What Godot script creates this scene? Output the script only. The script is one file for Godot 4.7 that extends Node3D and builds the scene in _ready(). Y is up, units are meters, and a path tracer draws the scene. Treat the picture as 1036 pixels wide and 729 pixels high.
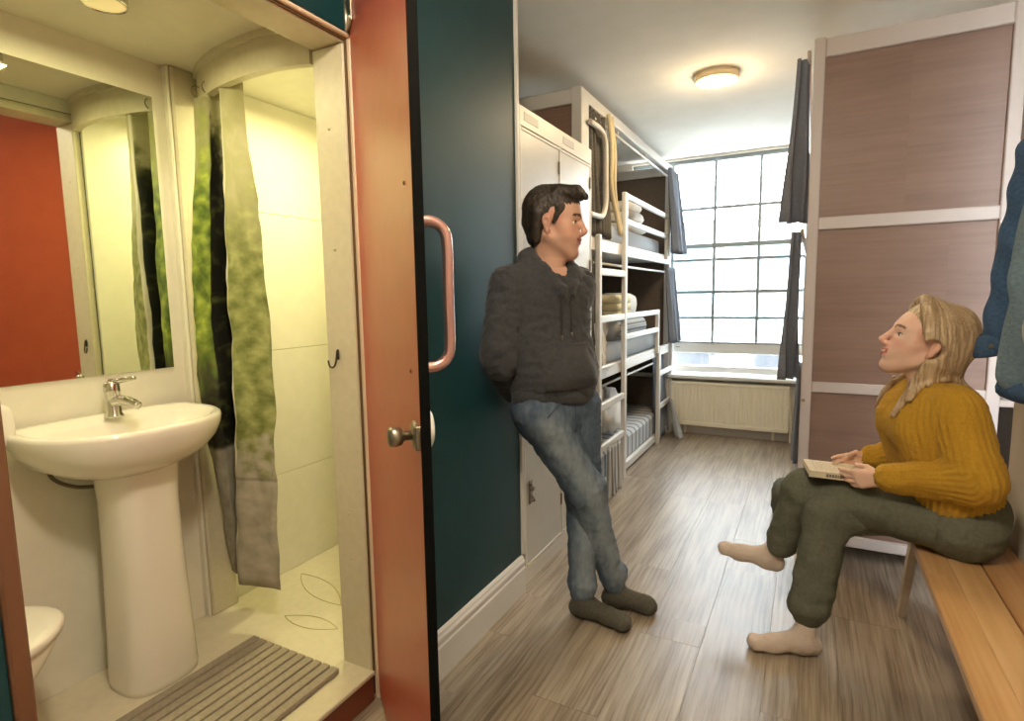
extends Node3D

var M := {}
var used := {}
var rng := RandomNumberGenerator.new()

# ------------------------------------------------------------------ scene start
func _ready() -> void:
	rng.seed = 7
	set_camera_and_light()
	make_materials()
	room_shell()
	bathroom_shell()
	window_wall()
	street()
	bathroom_door()
	bathroom_fittings()
	locker_unit()
	bunk_beside_lockers()
	bunk_behind_bench()
	bedding()
	all_curtains()
	bench_and_clothes()
	lamps()
	print("room ", Time.get_ticks_msec())
	build_man()
	print("man ", Time.get_ticks_msec())
	build_woman()
	print("woman ", Time.get_ticks_msec())

func set_camera_and_light() -> void:
	var cam := Camera3D.new()
	cam.name = "camera"
	cam.fov = 64.853
	cam.near = 0.02
	cam.far = 200.0
	cam.position = Vector3(0, 1.30, 0)
	cam.rotation = Vector3(-0.11262, 0.48598, -0.016124)
	add_child(cam)
	var sky_mat := ProceduralSkyMaterial.new()
	sky_mat.sky_top_color = Color(0.94, 0.97, 1.0)
	sky_mat.sky_horizon_color = Color(0.97, 0.99, 1.0)
	sky_mat.ground_horizon_color = Color(0.80, 0.82, 0.82)
	sky_mat.ground_bottom_color = Color(0.55, 0.56, 0.56)
	sky_mat.sky_energy_multiplier = 1.0
	var sky := Sky.new()
	sky.sky_material = sky_mat
	var env := Environment.new()
	env.background_mode = Environment.BG_SKY
	env.sky = sky
	env.background_energy_multiplier = 15.0
	env.tonemap_mode = Environment.TONE_MAPPER_LINEAR
	env.tonemap_exposure = 1.5
	env.sdfgi_enabled = true
	env.ssao_enabled = true
	env.ssil_enabled = true
	var we := WorldEnvironment.new()
	we.name = "overcast_sky"
	we.environment = env
	add_child(we)

# ------------------------------------------------------------------ bookkeeping
func numbered(n: String) -> String:
	if not used.has(n):
		used[n] = 0
		return n
	used[n] += 1
	return "%s_%03d" % [n, used[n]]

func tag(o: Node, label: String, category: String, group := "", kind := "") -> void:
	o.set_meta("label", label)
	o.set_meta("category", category)
	if group != "":
		o.set_meta("group", group)
	if kind != "":
		o.set_meta("kind", kind)

func thing(called: String, label: String, category: String, at := Vector3.ZERO, group := "", kind := "") -> Node3D:
	var o := Node3D.new()
	o.name = numbered(called)
	o.position = at
	add_child(o)
	tag(o, label, category, group, kind)
	return o

func origin_of(n: Node) -> Vector3:
	var v := Vector3.ZERO
	while n != self and n is Node3D:
		v += (n as Node3D).position
		n = n.get_parent()
	return v

# a mesh whose own origin stands at world position at (parents are only moved, not turned)
func put(parent: Node, called: String, mesh: Mesh, m: Material, at := Vector3.ZERO, basis := Basis()) -> MeshInstance3D:
	var o := MeshInstance3D.new()
	o.name = called
	o.mesh = mesh
	o.material_override = m
	parent.add_child(o, true)
	o.transform = Transform3D(basis, at - origin_of(parent))
	return o

# in the parent's own axes
func fix(parent: Node, called: String, mesh: Mesh, m: Material, at := Vector3.ZERO, basis := Basis()) -> MeshInstance3D:
	var o := MeshInstance3D.new()
	o.name = called
	o.mesh = mesh
	o.material_override = m
	parent.add_child(o, true)
	o.transform = Transform3D(basis, at)
	return o

func solo(called: String, label: String, category: String, mesh: Mesh, m: Material, at := Vector3.ZERO, group := "", kind := "", basis := Basis()) -> MeshInstance3D:
	var o := put(self, numbered(called), mesh, m, at, basis)
	tag(o, label, category, group, kind)
	return o

# box given by its corners, put under parent
func bx(parent: Node, called: String, m: Material, a: Vector3, b: Vector3, bevel := 0.003, uvo := Vector2.ZERO) -> MeshInstance3D:
	var s := (b - a).abs()
	return put(parent, called, cbox(s, bevel, uvo), m, (a + b) * 0.5)

# ------------------------------------------------------------------ mesh helpers
var box_cache := {}

func tri(st: SurfaceTool, a: Vector3, b: Vector3, c: Vector3, out: Vector3, uvs := []) -> void:
	var n := (a - c).cross(a - b)
	var flip := n.dot(out) < 0.0
	var vs := [a, c, b] if flip else [a, b, c]
	var us := ([uvs[0], uvs[2], uvs[1]] if flip else uvs) if uvs.size() == 3 else []
	for i in 3:
		if us.size() == 3:
			st.set_uv(us[i])
		st.add_vertex(vs[i])

func flat_uv(p: Vector3, n: Vector3, o: Vector2) -> Vector2:
	var a := n.abs()
	if a.y >= a.x and a.y >= a.z:
		return Vector2(p.x, p.z) + o
	if a.x >= a.z:
		return Vector2(p.y, p.z) + o
	return Vector2(p.x, p.y) + o

func ctri(st: SurfaceTool, a: Vector3, b: Vector3, c: Vector3, o: Vector2) -> void:
	var n := (b - a).cross(c - a).normalized()
	tri(st, a, b, c, a + b + c, [flat_uv(a, n, o), flat_uv(b, n, o), flat_uv(c, n, o)])

func cbox(s: Vector3, bevel := 0.003, uvo := Vector2.ZERO) -> ArrayMesh:
	var key := [s.snapped(Vector3.ONE * 0.0005), bevel, uvo]
	if box_cache.has(key):
		return box_cache[key]
	var h := s * 0.5
	var b: float = minf(bevel, minf(h.x, minf(h.y, h.z)) * 0.8)
	var st := SurfaceTool.new()
	st.begin(Mesh.PRIMITIVE_TRIANGLES)
	st.set_smooth_group(-1)
	var v := func(axis: int, sg: Vector3) -> Vector3:
		var p := Vector3.ZERO
		for k in 3:
			p[k] = sg[k] * (h[k] if k == axis else h[k] - b)
		return p
	for axis in 3:
		var c1: int = (axis + 1) % 3
		var c2: int = (axis + 2) % 3
		for s1 in [-1.0, 1.0]:
			var q := []
			for w in [[-1, -1], [1, -1], [1, 1], [-1, 1]]:
				var sg := Vector3.ZERO
				sg[axis] = s1
				sg[c1] = w[0]
				sg[c2] = w[1]
				q.append(v.call(axis, sg))
			ctri(st, q[0], q[1], q[2], uvo)
			ctri(st, q[0], q[2], q[3], uvo)
			for s2 in [-1.0, 1.0]:
				var e := []
				for w in [[axis, -1.0], [axis, 1.0], [c1, 1.0], [c1, -1.0]]:
					var sg := Vector3.ZERO
					sg[axis] = s1
					sg[c1] = s2
					sg[c2] = w[1]
					e.append(v.call(w[0], sg))
				ctri(st, e[0], e[1], e[2], uvo)
				ctri(st, e[0], e[2], e[3], uvo)
	for x in [-1.0, 1.0]:
		for y in [-1.0, 1.0]:
			for z in [-1.0, 1.0]:
				var sg := Vector3(x, y, z)
				ctri(st, v.call(0, sg), v.call(1, sg), v.call(2, sg), uvo)
	st.generate_normals()
	var m := st.commit()
	box_cache[key] = m
	return m

# rows of points joined into a smooth surface; wrap closes each row
func skin(rows: Array, wrap := true, cap_a := false, cap_b := false, flat := false) -> ArrayMesh:
	var st := SurfaceTool.new()
	st.begin(Mesh.PRIMITIVE_TRIANGLES)
	st.set_smooth_group(-1 if flat else 0)
	skin_into(st, rows, wrap, cap_a, cap_b)
	st.generate_normals()
	return st.commit()

func skin_into(st: SurfaceTool, rows: Array, wrap := true, cap_a := false, cap_b := false) -> void:
	var nr := rows.size()
	var n: int = rows[0].size()
	var cols := n if wrap else n - 1
	for r in nr - 1:
		var A: Array = rows[r]
		var B: Array = rows[r + 1]
		for i in cols:
			var j := (i + 1) % n
			var u0 := float(i) / cols
			var u1 := float(i + 1) / cols
			var v0 := float(r) / (nr - 1)
			var v1 := float(r + 1) / (nr - 1)
			for t in [[A[i], u0, v0, B[i], u0, v1, A[j], u1, v0], [A[j], u1, v0, B[i], u0, v1, B[j], u1, v1]]:
				st.set_uv(Vector2(t[1], t[2]))
				st.add_vertex(t[0])
				st.set_uv(Vector2(t[4], t[5]))
				st.add_vertex(t[3])
				st.set_uv(Vector2(t[7], t[8]))
				st.add_vertex(t[6])
	for e in [[cap_a, 0], [cap_b, nr - 1]]:
		if e[0]:
			var R: Array = rows[e[1]]
			var c := Vector3.ZERO
			for p in R:
				c += p
			c /= n
			for i in n:
				var j := (i + 1) % n
				var q := [c, R[i], R[j]] if e[1] == 0 else [c, R[j], R[i]]
				for p in q:
					st.set_uv(Vector2(0.5, 0.5))
					st.add_vertex(p)

func tube_rows(pts: Array, r, n := 8, squash := 1.0) -> Array:
	var rows := []
	var t0: Vector3 = (pts[1] - pts[0]).normalized()
	var nrm := Vector3.UP.cross(t0)
	if nrm.length() < 0.1:
		nrm = Vector3.RIGHT.cross(t0)
	nrm = nrm.normalized()
	for i in pts.size():
		var a: Vector3 = pts[maxi(i - 1, 0)]
		var b: Vector3 = pts[mini(i + 1, pts.size() - 1)]
		var t := (b - a).normalized()
		nrm = (nrm - t * nrm.dot(t)).normalized()
		var bi := t.cross(nrm)
		var rad: float = r[i] if r is Array else r
		var row := []
		for k in n:
			var g := -TAU * k / n
			row.append(pts[i] + (nrm * cos(g) * squash + bi * sin(g)) * rad)
		rows.append(row)
	return rows

func tube(pts: Array, r, n := 8, squash := 1.0) -> ArrayMesh:
	return skin(tube_rows(pts, r, n, squash), true, true, true)

func smooth_path(pts: Array, per := 6) -> Array:
	var out := []
	for i in pts.size() - 1:
		var p0: Vector3 = pts[maxi(i - 1, 0)]
		var p1: Vector3 = pts[i]
		var p2: Vector3 = pts[i + 1]
		var p3: Vector3 = pts[mini(i + 2, pts.size() - 1)]
		for k in per:
			var t := float(k) / per
			out.append(0.5 * ((2 * p1) + (p2 - p0) * t + (2 * p0 - 5 * p1 + 4 * p2 - p3) * t * t + (3 * p1 - p0 - 3 * p2 + p3) * t * t * t))
	out.append(pts[-1])
	return out

# profile of (radius, height) turned round the y axis
func lathe(profile: Array, n := 24) -> ArrayMesh:
	var rows := []
	for p in profile:
		var row := []
		for k in n:
			var a := TAU * k / n
			row.append(Vector3(cos(a) * p.x, p.y, sin(a) * p.x))
		rows.append(row)
	return skin(rows, true, true, true)

# outline in the x-y plane pushed out along z, centred
func prism(poly: PackedVector2Array, depth: float) -> ArrayMesh:
	var st := SurfaceTool.new()
	st.begin(Mesh.PRIMITIVE_TRIANGLES)
	st.set_smooth_group(-1)
	var idx := Geometry2D.triangulate_polygon(poly)
	for f in [1.0, -1.0]:
		for i in range(0, idx.size(), 3):
			var p := []
			for k in 3:
				p.append(Vector3(poly[idx[i + k]].x, poly[idx[i + k]].y, f * depth * 0.5))
			tri(st, p[0], p[1], p[2], Vector3(0, 0, f), [poly[idx[i]], poly[idx[i + 1]], poly[idx[i + 2]]])
	var sgn := -1.0 if Geometry2D.is_polygon_clockwise(poly) else 1.0
	for i in poly.size():
		var a := poly[i]
		var b := poly[(i + 1) % poly.size()]
		var out := Vector3(b.y - a.y, a.x - b.x, 0) * sgn
		var q := [Vector3(a.x, a.y, depth / 2), Vector3(b.x, b.y, depth / 2), Vector3(b.x, b.y, -depth / 2), Vector3(a.x, a.y, -depth / 2)]
		var u := [Vector2(0, a.y), Vector2(0, b.y), Vector2(depth, b.y), Vector2(depth, a.y)]
		tri(st, q[0], q[1], q[2], out, [u[0], u[1], u[2]])
		tri(st, q[0], q[2], q[3], out, [u[0], u[2], u[3]])
	st.generate_normals()
	return st.commit()

# cloth from f(u, v): two faces a little apart, closed round the edge
func sheet(f: Callable, nu: int, nv: int, thick := 0.004) -> ArrayMesh:
	var g := []
	for j in nv + 1:
		var row := []
		for i in nu + 1:
			row.append(f.call(float(i) / nu, float(j) / nv))
		g.append(row)
	var loops := []
	for j in nv + 1:
		var front := []
		var back := []
		for i in nu + 1:
			var du: Vector3 = g[j][mini(i + 1, nu)] - g[j][maxi(i - 1, 0)]
			var dv: Vector3 = g[mini(j + 1, nv)][i] - g[maxi(j - 1, 0)][i]
			var n := du.cross(dv).normalized() * thick * 0.5
			front.append(g[j][i] + n)
			back.append(g[j][i] - n)
		loops.append([front, back])
	var st := SurfaceTool.new()
	st.begin(Mesh.PRIMITIVE_TRIANGLES)
	st.set_smooth_group(0)
	for side in 2:
		var rows := []
		for j in nv + 1:
			var r: Array = loops[j][side]
			rows.append(r)
		for j in nv:
			for i in nu:
				var q := [rows[j][i], rows[j][i + 1], rows[j + 1][i + 1], rows[j + 1][i]]
				var u := [Vector2(float(i) / nu, float(j) / nv), Vector2(float(i + 1) / nu, float(j) / nv), Vector2(float(i + 1) / nu, float(j + 1) / nv), Vector2(float(i) / nu, float(j + 1) / nv)]
				var out: Vector3 = loops[j][side][i] - loops[j][1 - side][i]
				tri(st, q[0], q[1], q[2], out, [u[0], u[1], u[2]])
				tri(st, q[0], q[2], q[3], out, [u[0], u[2], u[3]])
	for i in nu:
		for j in [0, nv]:
			var q := [loops[j][0][i], loops[j][0][i + 1], loops[j][1][i + 1], loops[j][1][i]]
			var o := Vector3.UP if j == 0 else Vector3.DOWN
			tri(st, q[0], q[1], q[2], o, [Vector2(float(i) / nu, float(j) / nv), Vector2(float(i) / nu, float(j) / nv), Vector2(float(i) / nu, float(j) / nv)])
			tri(st, q[0], q[2], q[3], o, [Vector2(float(i) / nu, float(j) / nv), Vector2(float(i) / nu, float(j) / nv), Vector2(float(i) / nu, float(j) / nv)])
	st.generate_normals()
	return st.commit()

# soft rounded block (cushions, folded cloth): superellipsoid with half sizes h
func soft(h: Vector3, e := 0.45, nu := 28, nv := 14, crease := 0.0, seed_ := 1) -> ArrayMesh:
	var nz := FastNoiseLite.new()
	nz.seed = seed_
	nz.frequency = 6.0
	var pw := func(c: float, k: float) -> float:
		return signf(c) * pow(absf(c), k)
	var rows := []
	for j in nv + 1:
		var b := -PI / 2 + PI * j / nv
		var row := []
		for i in nu:
			var a := TAU * i / nu
			var p := Vector3(h.x * pw.call(cos(b), e) * pw.call(cos(a), e), h.y * pw.call(sin(b), e), h.z * pw.call(cos(b), e) * pw.call(sin(a), e))
			p *= 1.0 + crease * nz.get_noise_3dv(p * 4.0)
			row.append(p)
		rows.append(row)
	return skin(rows, true, true, true)

# ------------------------------------------------------------------ materials
func mat(c: Color, rough := 0.6, metal := 0.0, spec := 0.5) -> StandardMaterial3D:
	var m := StandardMaterial3D.new()
	m.albedo_color = c
	m.roughness = rough
	m.metallic = metal
	m.metallic_specular = spec
	return m

func c8(r: int, g: int, b: int) -> Color:
	return Color(r / 255.0, g / 255.0, b / 255.0)

# wood grain running along the picture's height
func grain_image(w: int, h: int, base: Color, dark: Color, light: Color, seed_: int, fine := 1.0) -> ImageTexture:
	var n1 := FastNoiseLite.new()
	n1.seed = seed_
	n1.frequency = 0.045 * fine
	n1.fractal_octaves = 4
	var n2 := FastNoiseLite.new()
	n2.seed = seed_ + 9
	n2.frequency = 0.012
	var im := Image.create(w, h, false, Image.FORMAT_RGB8)
	for y in h:
		for x in w:
			var warp := n2.get_noise_2d(x * 0.5, y * 0.35) * 4.0
			var a := n1.get_noise_2d(x + warp, y * 0.016)
			var f := n1.get_noise_2d(x * 4.3 + 77.0, y * 0.05)
			var b := n2.get_noise_2d(x * 1.2 + 300.0, y * 0.2)
			var t := clampf(a * 0.8 + f * 0.55 + b * 0.5, -1.0, 1.0)
			var c := base.lerp(dark, clampf(-t * 1.3, 0, 1)) if t < 0 else base.lerp(light, clampf(t * 1.3, 0, 1))
			im.set_pixel(x, y, c)
	return ImageTexture.create_from_image(im)

func noise_tex(freq: float, a: Color, b: Color, seed_: int, size := 256, normal := false, bump := 4.0) -> NoiseTexture2D:
	var n := FastNoiseLite.new()
	n.seed = seed_
	n.frequency = freq
	n.fractal_octaves = 4
	var t := NoiseTexture2D.new()
	t.width = size
	t.height = size
	t.seamless = true
	t.noise = n
	if normal:
		t.as_normal_map = true
		t.bump_strength = bump
	else:
		var g := Gradient.new()
		g.set_color(0, a)
		g.set_color(1, b)
		t.color_ramp = g
	return t

func tri_noise(m: StandardMaterial3D, freq: float, a: Color, b: Color, scale: float, seed_: int) -> StandardMaterial3D:
	m.albedo_color = Color.WHITE
	m.albedo_texture = noise_tex(freq, a, b, seed_)
	m.uv1_triplanar = true
	m.uv1_scale = Vector3.ONE * scale
	return m

func cloth(c: Color, seed_: int, spread := 0.10, scale := 5.0) -> StandardMaterial3D:
	var m := mat(c, 0.92, 0.0, 0.25)
	return tri_noise(m, 0.04, c.darkened(spread), c.lightened(spread), scale, seed_)

func make_materials() -> void:
	var floor_tints := [[c8(152, 137, 118), c8(110, 95, 78), c8(176, 162, 144)], [c8(145, 130, 112), c8(104, 89, 73), c8(170, 156, 138)], [c8(158, 144, 125), c8(118, 103, 86), c8(182, 168, 150)]]
	for i in 3:
		var m := mat(Color.WHITE, 0.34, 0.0, 0.5)
		m.albedo_texture = grain_image(256, 1024, floor_tints[i][0], floor_tints[i][1], floor_tints[i][2], 20 + i, 2.2)
		m.uv1_scale = Vector3(2.2, 0.7, 1)
		M["plank%d" % i] = m
	M.screed = mat(c8(70, 64, 56), 0.9)
	M.teal = tri_noise(mat(c8(10, 56, 62), 0.5), 0.02, c8(9, 53, 59), c8(12, 59, 65), 1.0, 3)
	M.white_trim = mat(c8(226, 222, 216), 0.4)
	M.grey_trim = mat(c8(196, 188, 178), 0.45)
	M.ceiling = tri_noise(mat(c8(240, 238, 230), 0.9), 0.02, c8(238, 236, 227), c8(243, 241, 233), 1.0, 5)
	M.wall_cream = tri_noise(mat(c8(224, 218, 206), 0.8), 0.02, c8(221, 215, 203), c8(227, 221, 209), 1.0, 6)
	M.bath_wall = tri_noise(mat(c8(224, 220, 204), 0.38), 0.03, c8(221, 217, 201), c8(227, 223, 207), 1.5, 8)
	M.bath_floor = tri_noise(mat(c8(220, 212, 188), 0.35), 0.06, c8(214, 206, 182), c8(224, 216, 192), 1.5, 9)
	M.frame_cream = tri_noise(mat(c8(206, 198, 172), 0.45), 0.05, c8(200, 192, 166), c8(210, 202, 176), 2.0, 10)
	M.bead = mat(c8(226, 205, 176), 0.4)
	M.groove = mat(c8(96, 74, 40), 0.8)
	M.brown_frame = mat(c8(112, 74, 50), 0.5)
	M.riser = mat(c8(122, 64, 42), 0.5)
	var orange := mat(c8(194, 90, 66), 0.32)
	M.door_red = tri_noise(orange, 0.03, c8(190, 87, 64), c8(198, 93, 68), 1.2, 11)
	M.black = mat(c8(10, 10, 9), 0.8, 0.0, 0.2)
	M.chrome = mat(c8(208, 206, 200), 0.18, 1.0)
	M.dull_metal = mat(c8(150, 142, 126), 0.35, 1.0)
	M.tinted_chrome = mat(c8(206, 158, 152), 0.26, 0.9)  # chrome with the reflection of the red door put into its colour
	M.dark_hook = mat(c8(74, 66, 54), 0.4, 0.8)
	M.ceramic = mat(c8(238, 234, 222), 0.12)
	M.plastic_white = mat(c8(234, 230, 222), 0.3)
	M.mirror = mat(c8(232, 236, 228), 0.02, 1.0)
	M.mirror.metallic_specular = 0.5
	M.mat_slat = tri_noise(mat(c8(150, 140, 124), 0.75), 0.06, c8(142, 131, 115), c8(160, 150, 134), 4.0, 12)
	M.leaf_line = mat(c8(176, 160, 96), 0.5)
	M.hose = mat(c8(90, 80, 60), 0.5)
	M.bunk_white = mat(c8(212, 209, 203), 0.42)
	M.bunk_grey = mat(c8(204, 192, 186), 0.45)
	var pw := mat(Color.WHITE, 0.42, 0.0, 0.5)
	pw.albedo_texture = grain_image(256, 1024, c8(138, 110, 96), c8(128, 101, 87), c8(146, 118, 103), 40, 1.0)
	pw.uv1_scale = Vector3(0.9, 0.9, 1)
	M.panel_wood = pw
	M.panel_dark = tri_noise(mat(c8(104, 90, 78), 0.7), 0.04, c8(98, 84, 72), c8(112, 97, 84), 2.0, 13)
	M.locker = tri_noise(mat(c8(208, 204, 192), 0.35), 0.02, c8(204, 200, 188), c8(212, 208, 196), 1.0, 14)
	M.locker_frame = mat(c8(224, 218, 204), 0.4)
	M.locker_side = mat(c8(110, 100, 86), 0.6)
	for i in 3:
		var m := mat(Color.WHITE, 0.38, 0.0, 0.5)
		var bases := [[c8(202, 160, 110), c8(184, 138, 88), c8(216, 178, 130)], [c8(196, 152, 102), c8(178, 130, 82), c8(210, 170, 122)], [c8(206, 166, 116), c8(190, 146, 96), c8(220, 184, 138)]]
		m.albedo_texture = grain_image(128, 768, bases[i][0], bases[i][1], bases[i][2], 60 + i, 0.7)
		m.uv1_scale = Vector3(3.0, 0.8, 1)
		M["bench%d" % i] = m
	M.bench_leg = mat(c8(206, 190, 172), 0.5)
	M.curtain = cloth(c8(130, 136, 148), 70, 0.06)
	M.curtain.backlight_enabled = true
	M.curtain.backlight = c8(70, 76, 86)
	M.curtain_dark = cloth(c8(92, 88, 82), 71, 0.10)
	M.curtain_hem = cloth(c8(206, 190, 154), 72, 0.06)
	M.linen = cloth(c8(226, 222, 214), 73, 0.05)
	M.linen_grey = cloth(c8(176, 178, 180), 74, 0.06)
	M.blanket = cloth(c8(216, 206, 166), 75, 0.08)
	M.towel_grey = cloth(c8(160, 158, 156), 76, 0.10)
	var stripe := Image.create(256, 8, false, Image.FORMAT_RGB8)
	for x in 256:
		var k := fposmod(x / 256.0 * 12.0, 1.0)
		var c := c8(196, 196, 194) if k < 0.62 else c8(134, 138, 142)
		if k > 0.28 and k < 0.34:
			c = c8(150, 152, 154)
		for y in 8:
			stripe.set_pixel(x, y, c)
	var sm := mat(Color.WHITE, 0.9, 0.0, 0.25)
	sm.albedo_texture = ImageTexture.create_from_image(stripe)
	sm.uv1_scale = Vector3(1, 1, 1)
	M.striped = sm
	M.glass = mat(Color(0.94, 0.98, 1.0, 0.06), 0.03)
	M.glass.transparency = BaseMaterial3D.TRANSPARENCY_ALPHA
	M.film = mat(Color(0.82, 0.91, 0.94, 0.55), 0.5)
	M.film.backlight_enabled = true
	M.film.backlight = Color(0.88, 0.96, 0.98)
	M.film.transparency = BaseMaterial3D.TRANSPARENCY_ALPHA
	M.sash = mat(c8(150, 162, 166), 0.4)  # bars coloured darker to carry their shade against the bright sky
	M.sash_white = mat(c8(228, 230, 228), 0.4)
	M.radiator = mat(c8(242, 236, 216), 0.4)
	M.lamp_ring = mat(c8(236, 214, 176), 0.5)
	var glow := mat(c8(255, 244, 214), 0.6)
	glow.emission_enabled = true
	glow.emission = c8(255, 236, 190)
	glow.emission_energy_multiplier = 2.0
	M.lamp_glow = glow
	var glow2 := mat(c8(255, 244, 214), 0.6)
	glow2.emission_enabled = true
	glow2.emission = c8(255, 226, 140)
	glow2.emission_energy_multiplier = 0.3
	M.bath_glow = glow2
	M.denim = tri_noise(mat(c8(66, 92, 124), 0.9, 0.0, 0.25), 0.05, c8(50, 74, 106), c8(84, 108, 136), 6.0, 80)
	M.denim_pale = tri_noise(mat(c8(120, 140, 150), 0.9, 0.0, 0.25), 0.05, c8(92, 114, 132), c8(136, 152, 158), 6.0, 81)
	M.grey_fleece = cloth(c8(186, 182, 176), 82, 0.08)
	M.facade = mat(c8(236, 234, 226), 0.8)
	M.facade_dark = mat(c8(40, 45, 52), 0.5)
	M.facade_grey = mat(c8(96, 98, 100), 0.6)
	M.asphalt = mat(c8(186, 186, 182), 0.9)
	M.olive_cloth = cloth(c8(84, 86, 74), 83, 0.08)

# ------------------------------------------------------------------ room
const CEIL := 2.515
const LX := -1.094
const RX := 0.62
const WZ := -5.40
const BW := -2.02
const BF := 0.10
const BC := 2.11

func slab(called: String, label: String, m: Material, a: Vector3, b: Vector3, category := "wall") -> MeshInstance3D:
	var o := bx(self, called, m, a, b, 0.002)
	tag(o, label, category, "", "structure")
	return o

func turn_z() -> Basis:
	return Basis(Vector3.BACK, PI / 2)

func room_shell() -> void:
	var fl := thing("floor", "grey-brown wood-look plank floor of the dormitory", "floor", Vector3(0, 0, -2), "", "structure")
	bx(fl, "subfloor", M.screed, Vector3(-2.15, -0.12, 1.7), Vector3(1.0, -0.012, -5.55), 0.002)
	var w := 0.2225
	var meshes := []
	for k in 6:
		meshes.append(cbox(Vector3(w - 0.0007, 0.012, 2.0992), 0.0005, Vector2(0.37 * k, 0.53 * k)))
	var row := 0
	var x := -0.985 - w * 5
	while x < 0.95:
		var z: float = 1.7 + [0.0, 0.95, 0.45, 1.5, 0.7][row % 5]
		while z > -5.3:
			var o := put(fl, "plank", meshes[rng.randi() % 6], M["plank%d" % (rng.randi() % 3)], Vector3(x + w * 0.5, -0.006, z - 1.05))
			o.rotation.y = PI * float(rng.randi() % 2)
			z -= 2.1
		x += w
		row += 1
	slab("ceiling", "off-white painted ceiling of the dormitory", M.ceiling, Vector3(-2.2, CEIL, 1.8), Vector3(1.1, CEIL + 0.1, -5.6), "ceiling")
	slab("wall_left", "dark teal painted wall that the man leans against", M.teal, Vector3(-1.32, 0, -1.36), Vector3(LX, CEIL, -2.13))
	# moulded skirting along the teal wall
	var prof := PackedVector2Array([Vector2(0, 0), Vector2(0.020, 0), Vector2(0.020, 0.112), Vector2(0.016, 0.118), Vector2(0.016, 0.124), Vector2(0.0185, 0.130), Vector2(0.0185, 0.142), Vector2(0.013, 0.150), Vector2(0.011, 0.158), Vector2(0.004, 0.166), Vector2(0, 0.166)])
	var bb := solo("baseboard_left", "white moulded skirting board under the teal wall", "skirting", prism(prof, 0.77), M.white_trim, Vector3(LX, 0, -1.745), "", "structure")
	bb.name = "baseboard_left"
	var t1 := bx(self, "trim_1", M.white_trim, Vector3(LX - 0.02, 0.166, -2.13), Vector3(LX + 0.010, CEIL, -2.152), 0.003)
	tag(t1, "white upright trim at the end of the teal wall", "trim", "", "structure")
	var t2 := bx(self, "trim_2", M.locker_side, Vector3(LX - 0.12, 0.0, -2.153), Vector3(LX - 0.006, 2.09, -2.172), 0.002)
	tag(t2, "narrow brown filler strip between teal wall and lockers", "trim", "", "structure")
	# closed walls round the bunks and behind the camera
	slab("wall_behind_bunks", "cream wall behind the bunk with the ladder", M.wall_cream, Vector3(-2.2, 0, -2.14), Vector3(-2.08, CEIL, -5.5))
	slab("wall_partition", "cream cross wall behind the lockers", M.wall_cream, Vector3(-2.08, 0, -2.125), Vector3(-1.32, CEIL, -2.17))
	slab("wall_right", "pale grey-beige wall behind the bench and hanging jackets", M.wall_cream, Vector3(RX, 0, 1.7), Vector3(RX + 0.14, CEIL, -2.47))
	slab("wall_right_recess", "brown wall of the recess beside the bunk end", M.panel_dark, Vector3(0.90, 0, -2.40), Vector3(1.0, CEIL, -5.5))
	slab("wall_back", "cream wall behind the viewer closing the corridor", M.wall_cream, Vector3(-1.4, 0, 1.6), Vector3(0.8, CEIL, 1.7))
	# wall with the bathroom doorway
	slab("wall_doorway_upper", "teal wall above the bathroom door frame", M.teal, Vector3(-1.336, 2.062, -0.40), Vector3(-1.21, CEIL, -1.36))
	slab("wall_doorway_side", "teal wall beside the bathroom doorway", M.teal, Vector3(-1.336, 0, 1.6), Vector3(-1.21, CEIL, -0.40))
	slab("wall_doorway_post", "teal strip of wall behind the door hinges", M.teal, Vector3(-1.336, 0, -1.322), Vector3(-1.215, 2.062, -1.36))

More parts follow.
